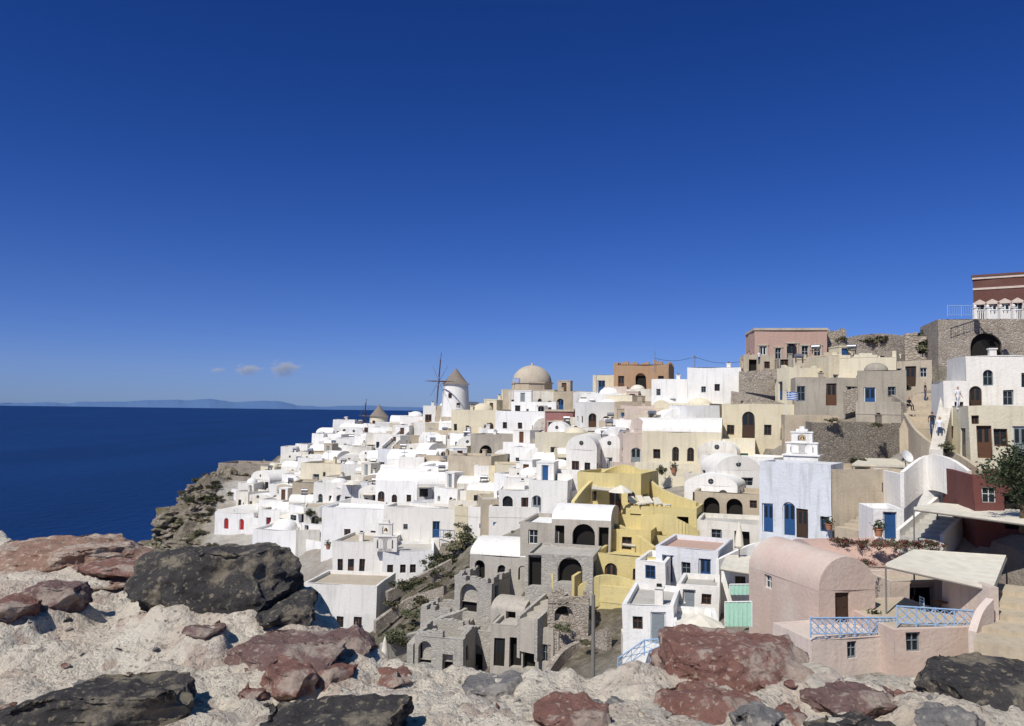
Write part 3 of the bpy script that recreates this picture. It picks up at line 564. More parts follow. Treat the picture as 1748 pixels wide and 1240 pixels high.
for cu,cv,sx,sz in [(484,629,430,240),(422,631,400,160),(370,632,220,90)]:
    bm=bmesh.new(); bmesh.ops.create_icosphere(bm,subdivisions=3,radius=1); mc=bpy.data.meshes.new('cloud'); bm.to_mesh(mc); bm.free(); mc.materials.append(m)
    o=add('cloud',mc,None,P(cu,cv,18000),kind='stuff'); o.scale=(sx,sx*.7,sz)
# ------------------------------------------------------------ windmills
def windmill(u,vtop,vb,d,rt,rb,mat,arm,axis,label,sail='sailred',hv=None):
    p=P(u,vb,d); zt=P(u,vtop,d).z; h=zt-p.z; e=empty('windmill',p,0,label,'windmill')
    b=MB(); b.lathe([(rb*1.02,-4),(rb,0),(rt,h),(rt*1.06,h+.02),(rt*1.06,h+.15)],mat,36); add('tower',b.mesh('tower',True),e)
    ch=rt*1.15; b=MB(); b.lathe([(rt*1.16,h+.1),(rt*.95,h+.35),(rt*.5,h+ch*.62),(.12,h+ch+.3),(.02,h+ch+.6)],'thatch',36); add('roof',b.mesh('roof',True),e)
    a=rad(axis); dr=Vector((-math.sin(a),-math.cos(a),.06)).normalized(); hz=h-.1 if hv is None else P(u,hv,d).z-p.z
    hub=dr*(rt+1.3)+Vector((0,0,hz)); b=MB(); b.tube(Vector((0,0,hz)),hub+dr*.6,.16,.1,'greywood'); add('axle',b.mesh('axle'),e)
    side=dr.cross(Vector((0,0,1))).normalized(); up=side.cross(dr)
    tips=[]
    for k in range(8):
        t=math.pi*k/4+.03; q=side*math.cos(t)+up*math.sin(t); am=arm if k%2==0 else arm*.75; tip=hub+q*am; tips.append(tip)
        b=MB(); b.tube(hub,tip,.09 if k%2==0 else .04,.045 if k%2==0 else .02,'darkwood',6)
        if k%2==0: b.tube(hub+q*arm*.15+dr*.08,hub+q*arm*.75+dr*.08,.13,.08,sail,7)
        add('sail_arm',b.mesh('sail_arm'),e)
    b=MB()
    for k in range(0,8,2): b.tube(tips[k],hub+dr*1.2,.012,.012,'greywood',4,False)
    add('rigging',b.mesh('rigging'),e)
    for an,zz in ((rad(250),h*.62),(rad(285),h*.35)):
        add('window',win_mesh(.6,.8,'wood'),e,((rb*.96)*math.cos(an),(rb*.96)*math.sin(an),zz),an+rad(90))
windmill(777,657,716,150,2.35,2.75,'white',5.4,55,'white tower windmill with thatched cone and furled sails',hv=654)
windmill(646,712,744,178,2.0,2.4,'cream',3.8,58,'small cream windmill with low cap and bare sails','darkwood',hv=712)
# ridge dome church
p=P(908,668,144); e=empty('domed_church',p,rad(-10),'old church with tan plaster dome on octagonal drum','church')
b=MB(); b.box(-4.6,4.6,-4,6,-5,.2,'beige'); add('wall',b.mesh('wall'),e)
b=MB(); b.lathe([(3.7,.2),(3.7,1.3),(3.9,1.35),(3.9,1.55)],'beige',8); add('drum',b.mesh('drum'),e)
b=MB(); b.lathe([(3.55*math.cos(t*math.pi/24),1.55+3.1*math.sin(t*math.pi/24)) for t in range(12)]+[(.25,4.65),(.2,5.0),(.02,5.1)],'tanroof',40); add('dome',b.mesh('dome',True),e)
for k in range(3): add('window',win_mesh(.6,.7,'darkwood'),e,(3.45*math.cos(rad(-90+45*(k-1))),3.45*math.sin(rad(-90+45*(k-1))),.4),rad(45*(k-1)))
def arch_wall(b,w,h,t,holes,m,z=0,y=0):
    for s,yy in ((1,y),(-1,y+t)):
        facade(b,w,z,z+h,[(('O',)+o[:1]+(z+o[1],)+o[2:]+('dark',)) for o in holes],(lambda x,dp,zz:(-w/2+x,y+min(dp,t/2),zz)) if s==1 else (lambda x,dp,zz:(-w/2+x,y+t-min(dp,t/2),zz)),m,lambda q:Vector(q))
    b.box(-w/2,-w/2+.01,y,y+t,z,z+h,m); b.box(w/2-.01,w/2,y,y+t,z,z+h,m); b.box(-w/2-.05,w/2+.05,y-.05,y+t+.05,z+h,z+h+.12,m)
def bell(e,x,y,z,r=.22):
    b=MB(); b.lathe([(r,z),(r*.75,z+r*.5),(r*.55,z+r*1.3),(.02,z+r*1.6)],'bronze',12,cx=x,cy=y); add('bell',b.mesh('bell',True),e)
p=P(657,942,96); e=empty('bell_gable',p,rad(-4),'white two tiered bell gable with bronze bells and cross','bell tower')
b=MB(); arch_wall(b,2.3,1.5,.45,[(.65,.3,.6,1.0),(1.65,.3,.6,1.0)],'white',0); arch_wall(b,1.3,1.2,.45,[(.65,.2,.6,.85)],'white',1.62); b.box(-.3,.3,0,.45,2.94,3.25,'white'); b.box(-.03,.03,.2,.26,3.25,3.9,'white'); b.box(-.22,.22,.2,.26,3.6,3.66,'white')
add('gable',b.mesh('gable'),e); bell(e,-.5,.22,.7); bell(e,.5,.22,.7); bell(e,0,.22,2.05); e.scale=(1.25,1.2,1.15)
p=P(1367,790,66); e=empty('bell_tower',p,rad(-30),'white stepped bell tower with arched openings','bell tower')
b=MB(); b.box(-1.05,1.05,0,1.5,-2,.6,'white'); b.box(-1.15,1.15,-.1,1.6,.6,.72,'white')
arch_wall(b,1.9,1.0,.5,[(.5,.15,.5,.7),(1.4,.15,.5,.7)],'white',.72,.45); arch_wall(b,1.3,.85,.5,[(.65,.12,.5,.6)],'white',1.85,.45); b.box(-.35,.35,.5,.9,2.83,3.05,'white'); b.box(-.15,.15,.55,.85,3.05,3.3,'white')
add('gable',b.mesh('gable'),e); bell(e,-.45,.7,1.0,.16); bell(e,.45,.7,1.0,.16); bell(e,0,.7,2.1,.16); e.scale=(1.3,1.2,.9)
# ------------------------------------------------------------ walls, rails
def wallq(q,hh,t,mat,label,name='parapet_wall',cat='wall',group=None):
    b=MB()
    for i in range(len(q)-1):
        a,c=q[i],q[i+1]; n=Vector((-(c-a).y,(c-a).x,0)).normalized()*t/2
        A=[a-n,c-n,c+n,a+n]; D_=Vector((0,0,hh))
        b.poly(A,mat); b.poly([A[0]-D_,A[1]-D_,A[1],A[0]],mat); b.poly([A[3],A[2],A[2]-D_,A[3]-D_],mat)
        if i==0: b.poly([A[3]-D_,A[0]-D_,A[0],A[3]],mat)
        if i==len(q)-2: b.poly([A[1]-D_,A[2]-D_,A[2],A[1]],mat)
    o=q[0]; b.v=[tuple(Vector(v)-o) for v in b.v]
    ob=add(name,b.mesh(name),None,o,label=label,category=cat)
    if group: ob['group']=group
def wallpath(pts,hh,t,mat,label): wallq([P(*a) for a in pts],hh,t,mat,label)
def curve(pts,n=6):
    o=[]
    for i in range(len(pts)-1):
        p0=pts[max(i-1,0)];p1=pts[i];p2=pts[i+1];p3=pts[min(i+2,len(pts)-1)]
        for k in range(n):
            t=k/n; o.append(tuple(.5*((2*b_)+(-a_+c_)*t+(2*a_-5*b_+4*c_-d_)*t*t+(-a_+3*b_-3*c_+d_)*t**3) for a_,b_,c_,d_ in zip(p0,p1,p2,p3)))
    o.append(pts[-1]); return o
wallpath(curve([(978,856,71),(1003,826,73),(1040,800,76),(1080,796,76),(1130,835,73),(1190,858,70)]),2.2,.35,'yellow','curving mustard yellow stepped parapet wall')
wallpath(curve([(1095,884,68),(1130,878,67),(1165,890,66),(1192,905,66)]),1.4,.3,'yellow','curving mustard yellow stepped parapet wall')
wallpath(curve([(1012,925,66),(1040,895,68),(1075,905,66),(1118,935,63)]),2.4,.35,'yellow','curved mustard yellow garden wall')
wallpath(curve([(968,1014,60),(1015,985,60),(1060,985,60),(1120,1012,58)]),2.2,.3,'yellow','low mustard yellow wall above lane')
wallpath(curve([(1545,705,72),(1565,735,64),(1600,762,60),(1640,778,57),(1675,802,54)]),3.5,.25,'beige','curving beige parapet wall along lane')
wallpath(curve([(1540,806,56),(1580,778,57),(1620,782,55),(1655,804,53)]),2.5,.3,'white','curved white wall above steps')
wallpath(curve([(1225,955,58),(1300,925,60),(1370,938,54),(1420,952,50)]),2.0,.25,'white','white curved garden wall above terrace')
wallpath(curve([(1300,960,52),(1350,968,50),(1400,950,48)]),1.6,.25,'white','white curved garden wall above terrace')
wallpath(curve([(1105,1075,50),(1150,1040,52),(1210,1005,55),(1260,995,54)]),2.0,.25,'white','whitewashed stepping boundary wall')
wallpath(curve([(1262,636,98),(1330,630,96),(1400,634,96),(1480,638,92),(1555,650,88)]),1.2,.4,'rubble','rubble parapet along upper terrace')
wallpath(curve([(1440,668,86),(1480,660,85),(1520,672,82),(1550,690,78)]),2.5,.4,'rubble','dry rubble wall climbing the slope')
wallpath(curve([(1250,668,97),(1290,676,94),(1340,690,90)]),2.5,.4,'rubble','dry rubble wall climbing the slope')
wallpath(curve([(1440,578,112),(1470,572,112),(1510,570,112),(1545,574,108)]),2.5,.5,'rubble','low rubble wall on ridge')
wallpath([(770,770,118),(800,780,113),(838,820,110)],2.5,.3,'beige','sandy beige sloping parapet wall')
wallpath([(655,862,110),(760,850,112),(845,852,108)],2.2,.3,'white','long whitewashed parapet wall')
wallpath([(545,865,114),(600,850,116),(660,858,112)],2.5,.3,'white','whitewashed boundary wall on slope')
wallpath(curve([(700,1100,60),(740,1060,64),(790,1040,66),(830,1010,68)]),2.2,.5,'ruin','tumbledown grey stone terrace wall')
wallpath(curve([(640,1060,80),(700,1020,82),(760,1000,80)]),1.2,.5,'rubble','low dry stone wall on scrub slope')
wallpath(curve([(660,1010,86),(710,985,88),(770,955,90)]),1.2,.5,'rubble','low dry stone wall on scrub slope')
wallpath(curve([(650,1100,66),(690,1085,67),(730,1075,68)]),1.4,.5,'ruin','low dry stone wall on scrub slope')
wallpath(curve([(930,1150,53),(960,1110,55),(1000,1090,56),(1040,1070,54)]),2.0,.4,'rubble','rubble wall below grey ruins')
wallpath(curve([(950,1080,57),(980,1050,58),(1005,1060,57)]),1.6,.4,'ruin','rubble wall below grey ruins')
wallpath(curve([(345,818,156),(380,812,158),(420,814,158),(490,820,155)]),2.0,.5,'rubble','dark stone terrace wall at cliff edge')
wallpath(curve([(1660,1078,37),(1672,1044,37.5),(1690,1022,38)]),3,.35,'pale','sloping pale pink buttress wall beside terrace')
for i in range(50):
    for _ in range(50):
        u=rng.uniform(400,960); v=rng.uniform(750,900)
        if inside(ZONES[0][0],u,v): break
    d=dep(u,v); p=P(u,v,d); L=rng.uniform(3,8); a=rng.choice([rng.uniform(-.7,.2),rng.uniform(-.7,.2),1.3]); st_=rng.uniform(-.15,.25); cv_=rng.uniform(-.5,.5)
    q=[p]; 
    for k in range(6): q.append(q[-1]+Vector((math.cos(a+cv_*k*.4)*L/6,math.sin(a+cv_*k*.4)*L/6,st_*.6)))
    q=[x+Vector((0,0,1.0)) for x in q]
    wallq(q,3.0,.25,rng.choice(['white','whiteold','whiteold','cream','beige']),'whitewashed garden wall stepping down the slope',group='garden walls between the hillside houses')
def railing(pts,hh,m,label,sp=1.1,xx=True,th=1.0):
    q=[P(*a) for a in pts]; e=empty('railing',q[0],0,label,'railing'); o=q[0]
    hr=MB(); la=MB(); U=Vector((0,0,1))
    for i in range(len(q)-1):
        a,c=q[i]-o,q[i+1]-o; hr.tube(a+U*hh,c+U*hh,.045,.045,m,6); hr.tube(a+U*.12,c+U*.12,.03,.03,m,6)
        n=max(1,int((c-a).length/sp))
        for k in range(n+1):
            s=a.lerp(c,k/n)
            if k<n or i==len(q)-2:
                b=MB(); b.tube((0,0,-.05),(0,0,hh+.05),.04,.04,m,6); add('post',b.mesh('post'),e,s)
            if k<n and xx:
                t=a.lerp(c,(k+1)/n); la.tube(s+U*.12,t+U*hh,.024,.024,m,5); la.tube(s+U*hh,t+U*.12,.024,.024,m,5); mdl=s.lerp(t,.5); la.tube(mdl+U*.12,mdl+U*hh,.022,.022,m,5); la.tube(s+U*(hh*.56),mdl+U*hh,.02,.02,m,5); la.tube(mdl+U*hh,t+U*(hh*.56),.02,.02,m,5); la.tube(s+U*(hh*.56),mdl+U*.12,.02,.02,m,5); la.tube(mdl+U*.12,t+U*(hh*.56),.02,.02,m,5)
            elif k<n:
                for j in range(1,6): mdl=s.lerp(a.lerp(c,(k+1)/n),j/6); la.tube(mdl+U*.12,mdl+U*hh,.015,.015,m,4)
    add('handrail',hr.mesh('handrail'),e); add('lattice',la.mesh('lattice'),e)
railing([(1384,1087,38.1),(1532,1085,39.7)],.85,'railblue','pale blue crisscross balcony railing on pink terrace',.8)
railing([(1532,1068,38.5),(1662,1076,38.8)],.9,'railblue','pale blue crisscross railing edging shaded terrace',.8)
railing([(1055,1150,47),(1100,1118,48),(1160,1114,48)],.85,'railblue','pale blue railing beside white steps')
railing([(1070,1178,45),(1085,1170,46),(1150,1162,46)],.85,'railblue','pale blue railing on lower white terrace')
railing([(1618,540,90),(1665,540,90)],1.2,'railblue','thin blue railing on stone terrace',xx=False)
railing([(740,918,102),(775,920,101)],1.0,'bluepaint','blue railing on white terrace wall',xx=False)
p=[P(1665+22*i,545,90-1.5*i) for i in range(6)]; e=empty('balustrade',p[0],0,'white balustrade with square posts and ball finials','balustrade')
for i,q in enumerate(p):
    b=MB(); b.box(-.2,.2,-.2,.2,0,1.2,'white'); b.box(-.26,.26,-.26,.26,1.2,1.3,'white'); b.lathe([(.05,1.3),(.17,1.4),(.17,1.52),(.02,1.64)],'white',12); add('post',b.mesh('post'),e,q-p[0])
    if i<5:
        b=MB(); v=p[i+1]-q; b.tube(Vector((0,0,1.0)),v+Vector((0,0,1.0)),.08,.08,'white',6)
        for k in range(1,7): w_=v*(k/7); b.tube(w_,w_+Vector((0,0,1.0)),.05,.05,'white',6)
        add('handrail',b.mesh('handrail'),e,q-p[0])
def pergola(c4,zd,m,label,name='pergola'):
    q=[P(*a) for a in c4]; o=q[0]; e=empty(name,o-Vector((0,0,zd)),0,label,'pergola'); O=e.location
    b=MB(); n=10; M_=6
    def pt(s,t):
        a=q[0].lerp(q[1],s); c=q[3].lerp(q[2],s); return a.lerp(c,t)-O-Vector((0,0,.12*math.sin(math.pi*s)*math.sin(math.pi*t)+.03*abs(math.sin(s*math.pi*5))))
    n=40
    for i in range(n):
        for j in range(M_): b.poly([pt(i/n,j/M_),pt((i+1)/n,j/M_),pt((i+1)/n,(j+1)/M_),pt(i/n,(j+1)/M_)],m)
    k0=[pt(0,0),pt(1,0),pt(1,1),pt(0,1)]
    for i in range(4): a,c=k0[i],k0[(i+1)%4]; s=Vector((0,0,.15)); b.poly([a-s,c-s,c,a],m)
    add('canopy',b.mesh('canopy',True),e)
    b=MB()
    for i in range(4): b.tube(q[i]-O-Vector((0,0,.2)),q[(i+1)%4]-O-Vector((0,0,.2)),.05,.05,'greywood',6)
    add('beam',b.mesh('beam'),e)
    for i in range(4):
        b=MB(); b.tube((0,0,-zd),(0,0,-.15),.05,.05,'greywood',6); add('post',b.mesh('post'),e,q[i]-O)
pergola([(1512,962,41),(1696,1003,38.5),(1718,948,45),(1560,938,46)],2.6,'canvas','pale canvas pergola roof over pink terrace')
pergola([(1560,866,50),(1760,892,44),(1760,872,49),(1600,858,54)],2.6,'canvas','long off-white fabric awning beside red house')
pergola([(1230,968,52),(1296,978,50),(1306,948,56),(1240,948,57)],2.3,'canvas','white flat canvas shade over terrace')
pergola([(1455,792,66),(1590,797,63),(1585,785,70),(1470,782,72)],2.0,'reed','thin beige roof canopy behind church')
pergola([(1040,925,66),(1085,930,65),(1085,918,68),(1045,916,69)],2.0,'reed','small reed awning on yellow terrace')
pergola([(1010,832,72),(1050,836,71),(1050,824,75),(1012,822,75)],2.0,'reed','small reed awning on yellow terrace')
def screen(u0,u1,vb,vt,d,label):
    p=P(u0,vb,d); q=P(u1,vb,d-.8); b=MB(); n=24; hh=P(u0,vt,d).z-p.z
    for k in range(n):
        a=p.lerp(q,k/n)-p; c=p.lerp(q,(k+1)/n)-p; ya=.04*math.sin(k*1.6); yc=.04*math.sin((k+1)*1.6)
        b.poly([a+Vector((0,ya,0)),c+Vector((0,yc,0)),c+Vector((0,yc*.4,hh)),a+Vector((0,ya*.4,hh))],'mint')
    b.tube((0,0,hh),q-p+Vector((0,0,hh)),.04,.04,'frame',6); b.tube((0,.02,0),(0,.02,hh),.04,.04,'frame',6); b.tube(q-p,q-p+Vector((0,0,hh)),.04,.04,'frame',6)
    add('curtain_screen',b.mesh('curtain_screen'),None,p,label=label,category='curtain')
screen(1238,1284,1070,1028,45,'mint green fabric screen hanging on white frame')
screen(1246,1290,1016,998,48,'upper turquoise fabric screen above white terrace')
def umbrella(u,v,d,r,label,closed=False,m='canvas'):
    p=P(u,v,d); e=empty('parasol',p,random.random(),label,'parasol'); b=MB(); b.tube((0,0,0),(0,0,2.5),.035,.03,'wood',8); add('pole',b.mesh('pole'),e)
    b=MB()
    if closed: b.lathe([(.1,.7),(.32,.9),(.25,1.6),(.12,2.3),(.02,2.6)],m,10)
    else: b.lathe([(r,2.0),(r*.97,2.08),(r*.5,2.38),(.03,2.62)],m,8)
    add('canopy',b.mesh('canopy'),e)
for a in [(1195,1132,44.5,1.4,'open white parasol on white terrace'),(495,905,128,1.7,'white parasol on cliff terrace'),(478,915,126,1.7,'white parasol on cliff terrace'),(1060,880,70,1.1,'small pale parasol on yellow terrace'),(870,905,96,1.3,'white parasol by white terrace'),(600,850,120,1.3,'white parasol by white terrace')]: umbrella(*a)
umbrella(656,1150,58,1,'closed white parasol on low terrace',True)
umbrella(1262,955,56,1,'folded white parasol on garden terrace',True)
def lounger(u,v,d,rz):
    p=P(u,v,d); e=empty('sun_lounger',p,rz,'white cushioned sun lounger on terrace','sun lounger','sun loungers on the yellow terrace')
    b=MB(); b.box(-.32,.32,0,1.3,.3,.4,'canvas'); T=Matrix.Translation((0,1.3,.35))@Matrix.Rotation(rad(40),4,'X'); b.box(-.32,.32,0,.7,-.05,.05,'canvas',T); add('cushion',b.mesh('cushion'),e)
    for x in(-.28,.28):
        for y in(.1,1.2): b=MB(); b.tube((0,0,0),(0,0,.3),.03,.03,'wood',6); add('leg',b.mesh('leg'),e,(x,y,0))
for u,v in [(1098,868),(1112,866),(1126,868),(1142,870)]: lounger(u,v,69.5,.5)
def chair(p,rz):
    e=empty('chair',p,rz,'pale blue wooden chair on shaded terrace','chair','chairs on the shaded terrace')
    b=MB(); b.box(-.22,.22,-.22,.22,.43,.47,'reed'); add('seat',b.mesh('seat'),e)
    b=MB(); b.box(-.22,-.18,.2,.24,.47,.95,'railblue'); b.box(.18,.22,.2,.24,.47,.95,'railblue')
    for z in(.6,.75,.9): b.box(-.18,.18,.205,.235,z,z+.05,'railblue')
    add('backrest',b.mesh('backrest'),e)
    for x in(-.2,.2):
        for y in(-.2,.2): b=MB(); b.box(-.02,.02,-.02,.02,0,.43,'railblue'); add('leg',b.mesh('leg'),e,(x,y,0))
tp=P(1605,1052,41.5); chair(tp+Vector((-.7,0,0)),rad(90)); chair(tp+Vector((.7,.1,0)),rad(-80))
e=empty('table',tp,0,'small round wooden table on shaded terrace','table'); b=MB(); b.lathe([(.01,.74),(.4,.74),(.4,.70),(.01,.70)],'wood',20); add('table_top',b.mesh('table_top'),e); b=MB(); b.tube((0,0,.03),(0,0,.7),.04,.04,'wood'); b.lathe([(.25,0),(.22,.03),(.01,.03)],'wood',16); add('leg',b.mesh('leg'),e)
def flag(u,vb,vt,d,label,fw=1.5):
    p=P(u,vb,d); h=P(u,vt,d).z-p.z; e=empty('flagpole',p,0,label,'flag'); b=MB(); b.tube((0,0,0),(0,0,h),.05,.03,'frame',8); b.lathe([(.02,h),(.07,h+.06),(.01,h+.13)],'bronze',8); add('pole',b.mesh('pole'),e)
    b=MB(); fh=fw*.67; n=12
    def q(s,t): return (fw*s,.12*math.sin(s*7)*s,h-.05-fh*t-.25*s*s*fw*.3)
    for i in range(n):
        for j in range(9):
            s0,s1,t0,t1=i/n,(i+1)/n,j/9,(j+1)/9; m='flagblue' if j%2==0 else 'frame'
            if s1<=.42 and j<5: m='frame' if (j==2 or abs((s0+s1)/2-.19)<.05) else 'flagblue'
            b.poly([q(s0,t1),q(s1,t1),q(s1,t0),q(s0,t0)],m)
    add('cloth',b.mesh('cloth',True),e)
flag(1343,745,668,80,'blue and white striped Greek flag on white pole',1.2)
flag(876,676,645,138,'blue and white striped Greek flag on thin pole',1.2)
def pole(u,vb,vt,d,r,m,label,arm=False):
    p=P(u,vb,d); h=P(u,vt,d).z-p.z; e=empty('utility_pole',p,0,label,'pole'); b=MB(); b.tube((0,0,-1),(0,0,h),r,r*.75,m,10); add('pole',b.mesh('pole',True),e)
    if arm: b=MB(); b.box(-.5,.5,-.05,.05,h-.5,h-.4,m); b.tube((-.4,0,h-.4),(-.4,0,h-.25),.04,.04,'frame',6); b.tube((.4,0,h-.4),(.4,0,h-.25),.04,.04,'frame',6); add('crossarm',b.mesh('crossarm'),e)
pole(1012,1190,1016,38,.11,'greywood','weathered grey wooden utility pole')
pole(1186,625,606,118,.06,'metal','thin metal mast on ridge',True)
pole(1018,668,640,130,.05,'metal','thin street lamp post on ridge')
pole(1118,625,600,118,.05,'metal','thin metal mast on ridge')
for u,v,d in [(560,800,150),(690,800,128),(735,760,140),(610,880,116),(520,870,126),(880,790,118),(1060,770,100),(1215,780,88)]: pole(u,v,v-32,d,.04,'metal','thin television aerial mast on roof',True)
for a,c in [((1118,612,118),(1186,609,118)),((1186,609,118),(1262,618,110))]:
    A_=P(*a);C_=P(*c); b=MB(); prev=None
    for k in range(13):
        t=k/12; q=A_.lerp(C_,t)-A_+Vector((0,0,-.5*math.sin(t*math.pi)))
        if prev is not None: b.tube(prev,q,.025,.025,'dark',4,False)
        prev=q
    add('overhead_cable',b.mesh('overhead_cable'),None,A_,label='thin dark overhead cable between ridge masts',category='cable')
p=P(1547,792,60); e=empty('satellite_dish',p,rad(20),'round white satellite dish on roof edge','satellite dish'); b=MB(); b.lathe([(.02,0),(.25,.04),(.48,.16),(.5,.17)],'frame',20); o=add('dish',b.mesh('dish',True),e,(0,0,.5)); o.rotation_euler=(rad(60),0,0); b=MB(); b.tube((0,0,-.5),(0,.1,.5),.04,.04,'metal'); add('mount',b.mesh('mount'),e)
def pot(u,v,d,s=1):
    p=P(u,v,d); e=empty('potted_plant',p,0,'terracotta pot with green plant on terrace','plant pot','terracotta pots on terraces'); b=MB(); b.lathe([(.02,0),(.18*s,0),(.26*s,.4*s),(.3*s,.42*s),(.3*s,.48*s),(.22*s,.46*s)],'clay',14); add('pot',b.mesh('pot',True),e)
    b=MB(); r=random.Random(int(u))
    for k in range(90):
        c=Vector((r.gauss(0,.17),r.gauss(0,.17),.65+r.gauss(0,.15)))*s; a=Vector((r.uniform(-1,1),r.uniform(-1,1),r.uniform(-.3,1))).normalized()*.1*s; t=a.cross(Vector((r.random(),r.random(),r.random()))).normalized()*.05*s; b.poly([c-a,c+t,c+a,c-t],'leaf')
    add('foliage',b.mesh('foliage'),e)
for a in [(1492,1068,41,.9),(1150,808,85,1.2),(1238,806,84,1.2),(1205,800,85,1.3),(1500,916,53,1.1),(1650,1050,42,1.2),(560,938,104,1.2),(1415,905,60,1)]: pot(*a)
# ------------------------------------------------------------ vegetation
def leafcloud(name,n,r,hz,mats,seed,ls=.12):
    b=MB(); g=random.Random(seed); cl=[Vector((g.gauss(0,r*.45),g.gauss(0,r*.45),abs(g.gauss(hz*.45,hz*.25)))) for _ in range(max(6,n//70))]
    for k in range(n):
        c=g.choice(cl)+Vector((g.gauss(0,r*.17),g.gauss(0,r*.17),g.gauss(0,hz*.14))); a=Vector((g.uniform(-1,1),g.uniform(-1,1),g.uniform(-.6,1))).normalized()*ls; t=a.cross(Vector((g.random(),g.random(),g.random()))).normalized()*ls*.5
        b.poly([c-a,c+t,c+a,c-t],g.choice(mats))
    for k in range(6): b.tube((0,0,-.3),cl[k%len(cl)],.04,.015,'bark',5,False)
    return b.mesh(name)
SH=[leafcloud('shrub',900,1,1.0,['leaf','leaf','dry','dry'],i) for i in range(3)]+[leafcloud('shrub',700,1,.6,['dry'],9)]
def shrub(p,s,k,label):
    o=add('shrub',SH[k],None,p,random.random()*6,label=label,category='shrub',group='shrubs on the hillside'); o.scale=(s,s,s*random.uniform(.7,1.1))
for u,v,d,s,k in [(690,1005,84,1.3,0),(715,995,86,1.2,3),(735,975,90,1.3,2),(755,958,93,1.4,0),(775,940,95,1.5,3),(790,925,96,1.6,2),(800,905,98,1.6,0),(745,1005,82,1.0,3),(770,985,80,.9,3),(670,1035,82,.9,3),(720,1030,78,1.1,3),(700,1050,76,.8,0),(675,1095,66,1.1,1),(690,1100,65,.9,2),(550,890,112,.8,0),(530,880,118,.8,1),(720,790,132,.8,1),(560,745,182,1,2),(395,845,150,1,3),(1580,600,98,1.5,0),(1575,585,99,1.6,1),(1590,590,97,1.4,2),(1480,585,112,1.2,3),(1505,582,112,1.2,3),(1440,582,112,1.0,3),(1460,645,98,.8,3),(1540,665,84,.8,0),(1615,770,58,.6,1),(1270,688,96,.7,3),(1310,800,84,.6,0),(1130,808,84,.7,1),(1465,790,70,.6,0),(960,1075,56,.5,0),(1000,1100,54,.5,3),(1420,720,75,.6,3),(1500,728,73,.6,3)]:
    shrub(P(u,v,d),s,k,'dry scrubby bush on rocky slope' if k==3 else 'dark green bush growing between walls')
for i in range(95):
    y=rng.uniform(115,170); x=float(np.interp(y,RX,RY))-rng.uniform(-6,6); shrub(Vector((x,y,zat(x,y)+.15)),rng.uniform(.5,1.2),rng.choice([3,3,0]),'dry scrubby bush on cliff face')
for i in range(45):
    x=pc.x+rng.gauss(0,6); y=pc.y+rng.gauss(0,9)
    if not clash(x,y,.5,1.0): shrub(Vector((x,y,zat(x,y)+.02)),rng.uniform(.3,.7),rng.choice([0,3,3,3]),'dry scrubby bush on rocky slope')
FH=[leafcloud('hedge',900,1.0,.6,['leaf','leaf','leaf','flower','dry'],40+i,.08) for i in range(2)]
for i,(u,v,d) in enumerate([(1440,930,52),(1470,932,52),(1500,934,51),(1530,934,51),(1560,936,50),(1590,934,50),(1475,968,46)]):
    o=add('flowering_shrub',FH[i%2],None,P(u,v,d),i*1.3,label='bougainvillea shrub with crimson flowers along wall',category='shrub',group='flowering shrubs on the garden terrace'); o.scale=(.75,.6,.7)
p=P(1745,880,46); e=empty('tree',p,0,'dark green leafy tree beside red house','tree'); b=MB(); b.tube((0,0,-1),(.1,0,1.6),.18,.13,'bark'); 
for k in range(7): b.tube((.1,0,1.4),(1.0*math.cos(k),1.0*math.sin(k),2.6+.3*(k%3)),.07,.02,'bark',5)
add('trunk',b.mesh('trunk'),e); add('crown',leafcloud('crown',4500,1.4,2.6,['leaf'],77,.11),e,(0,0,1.2))
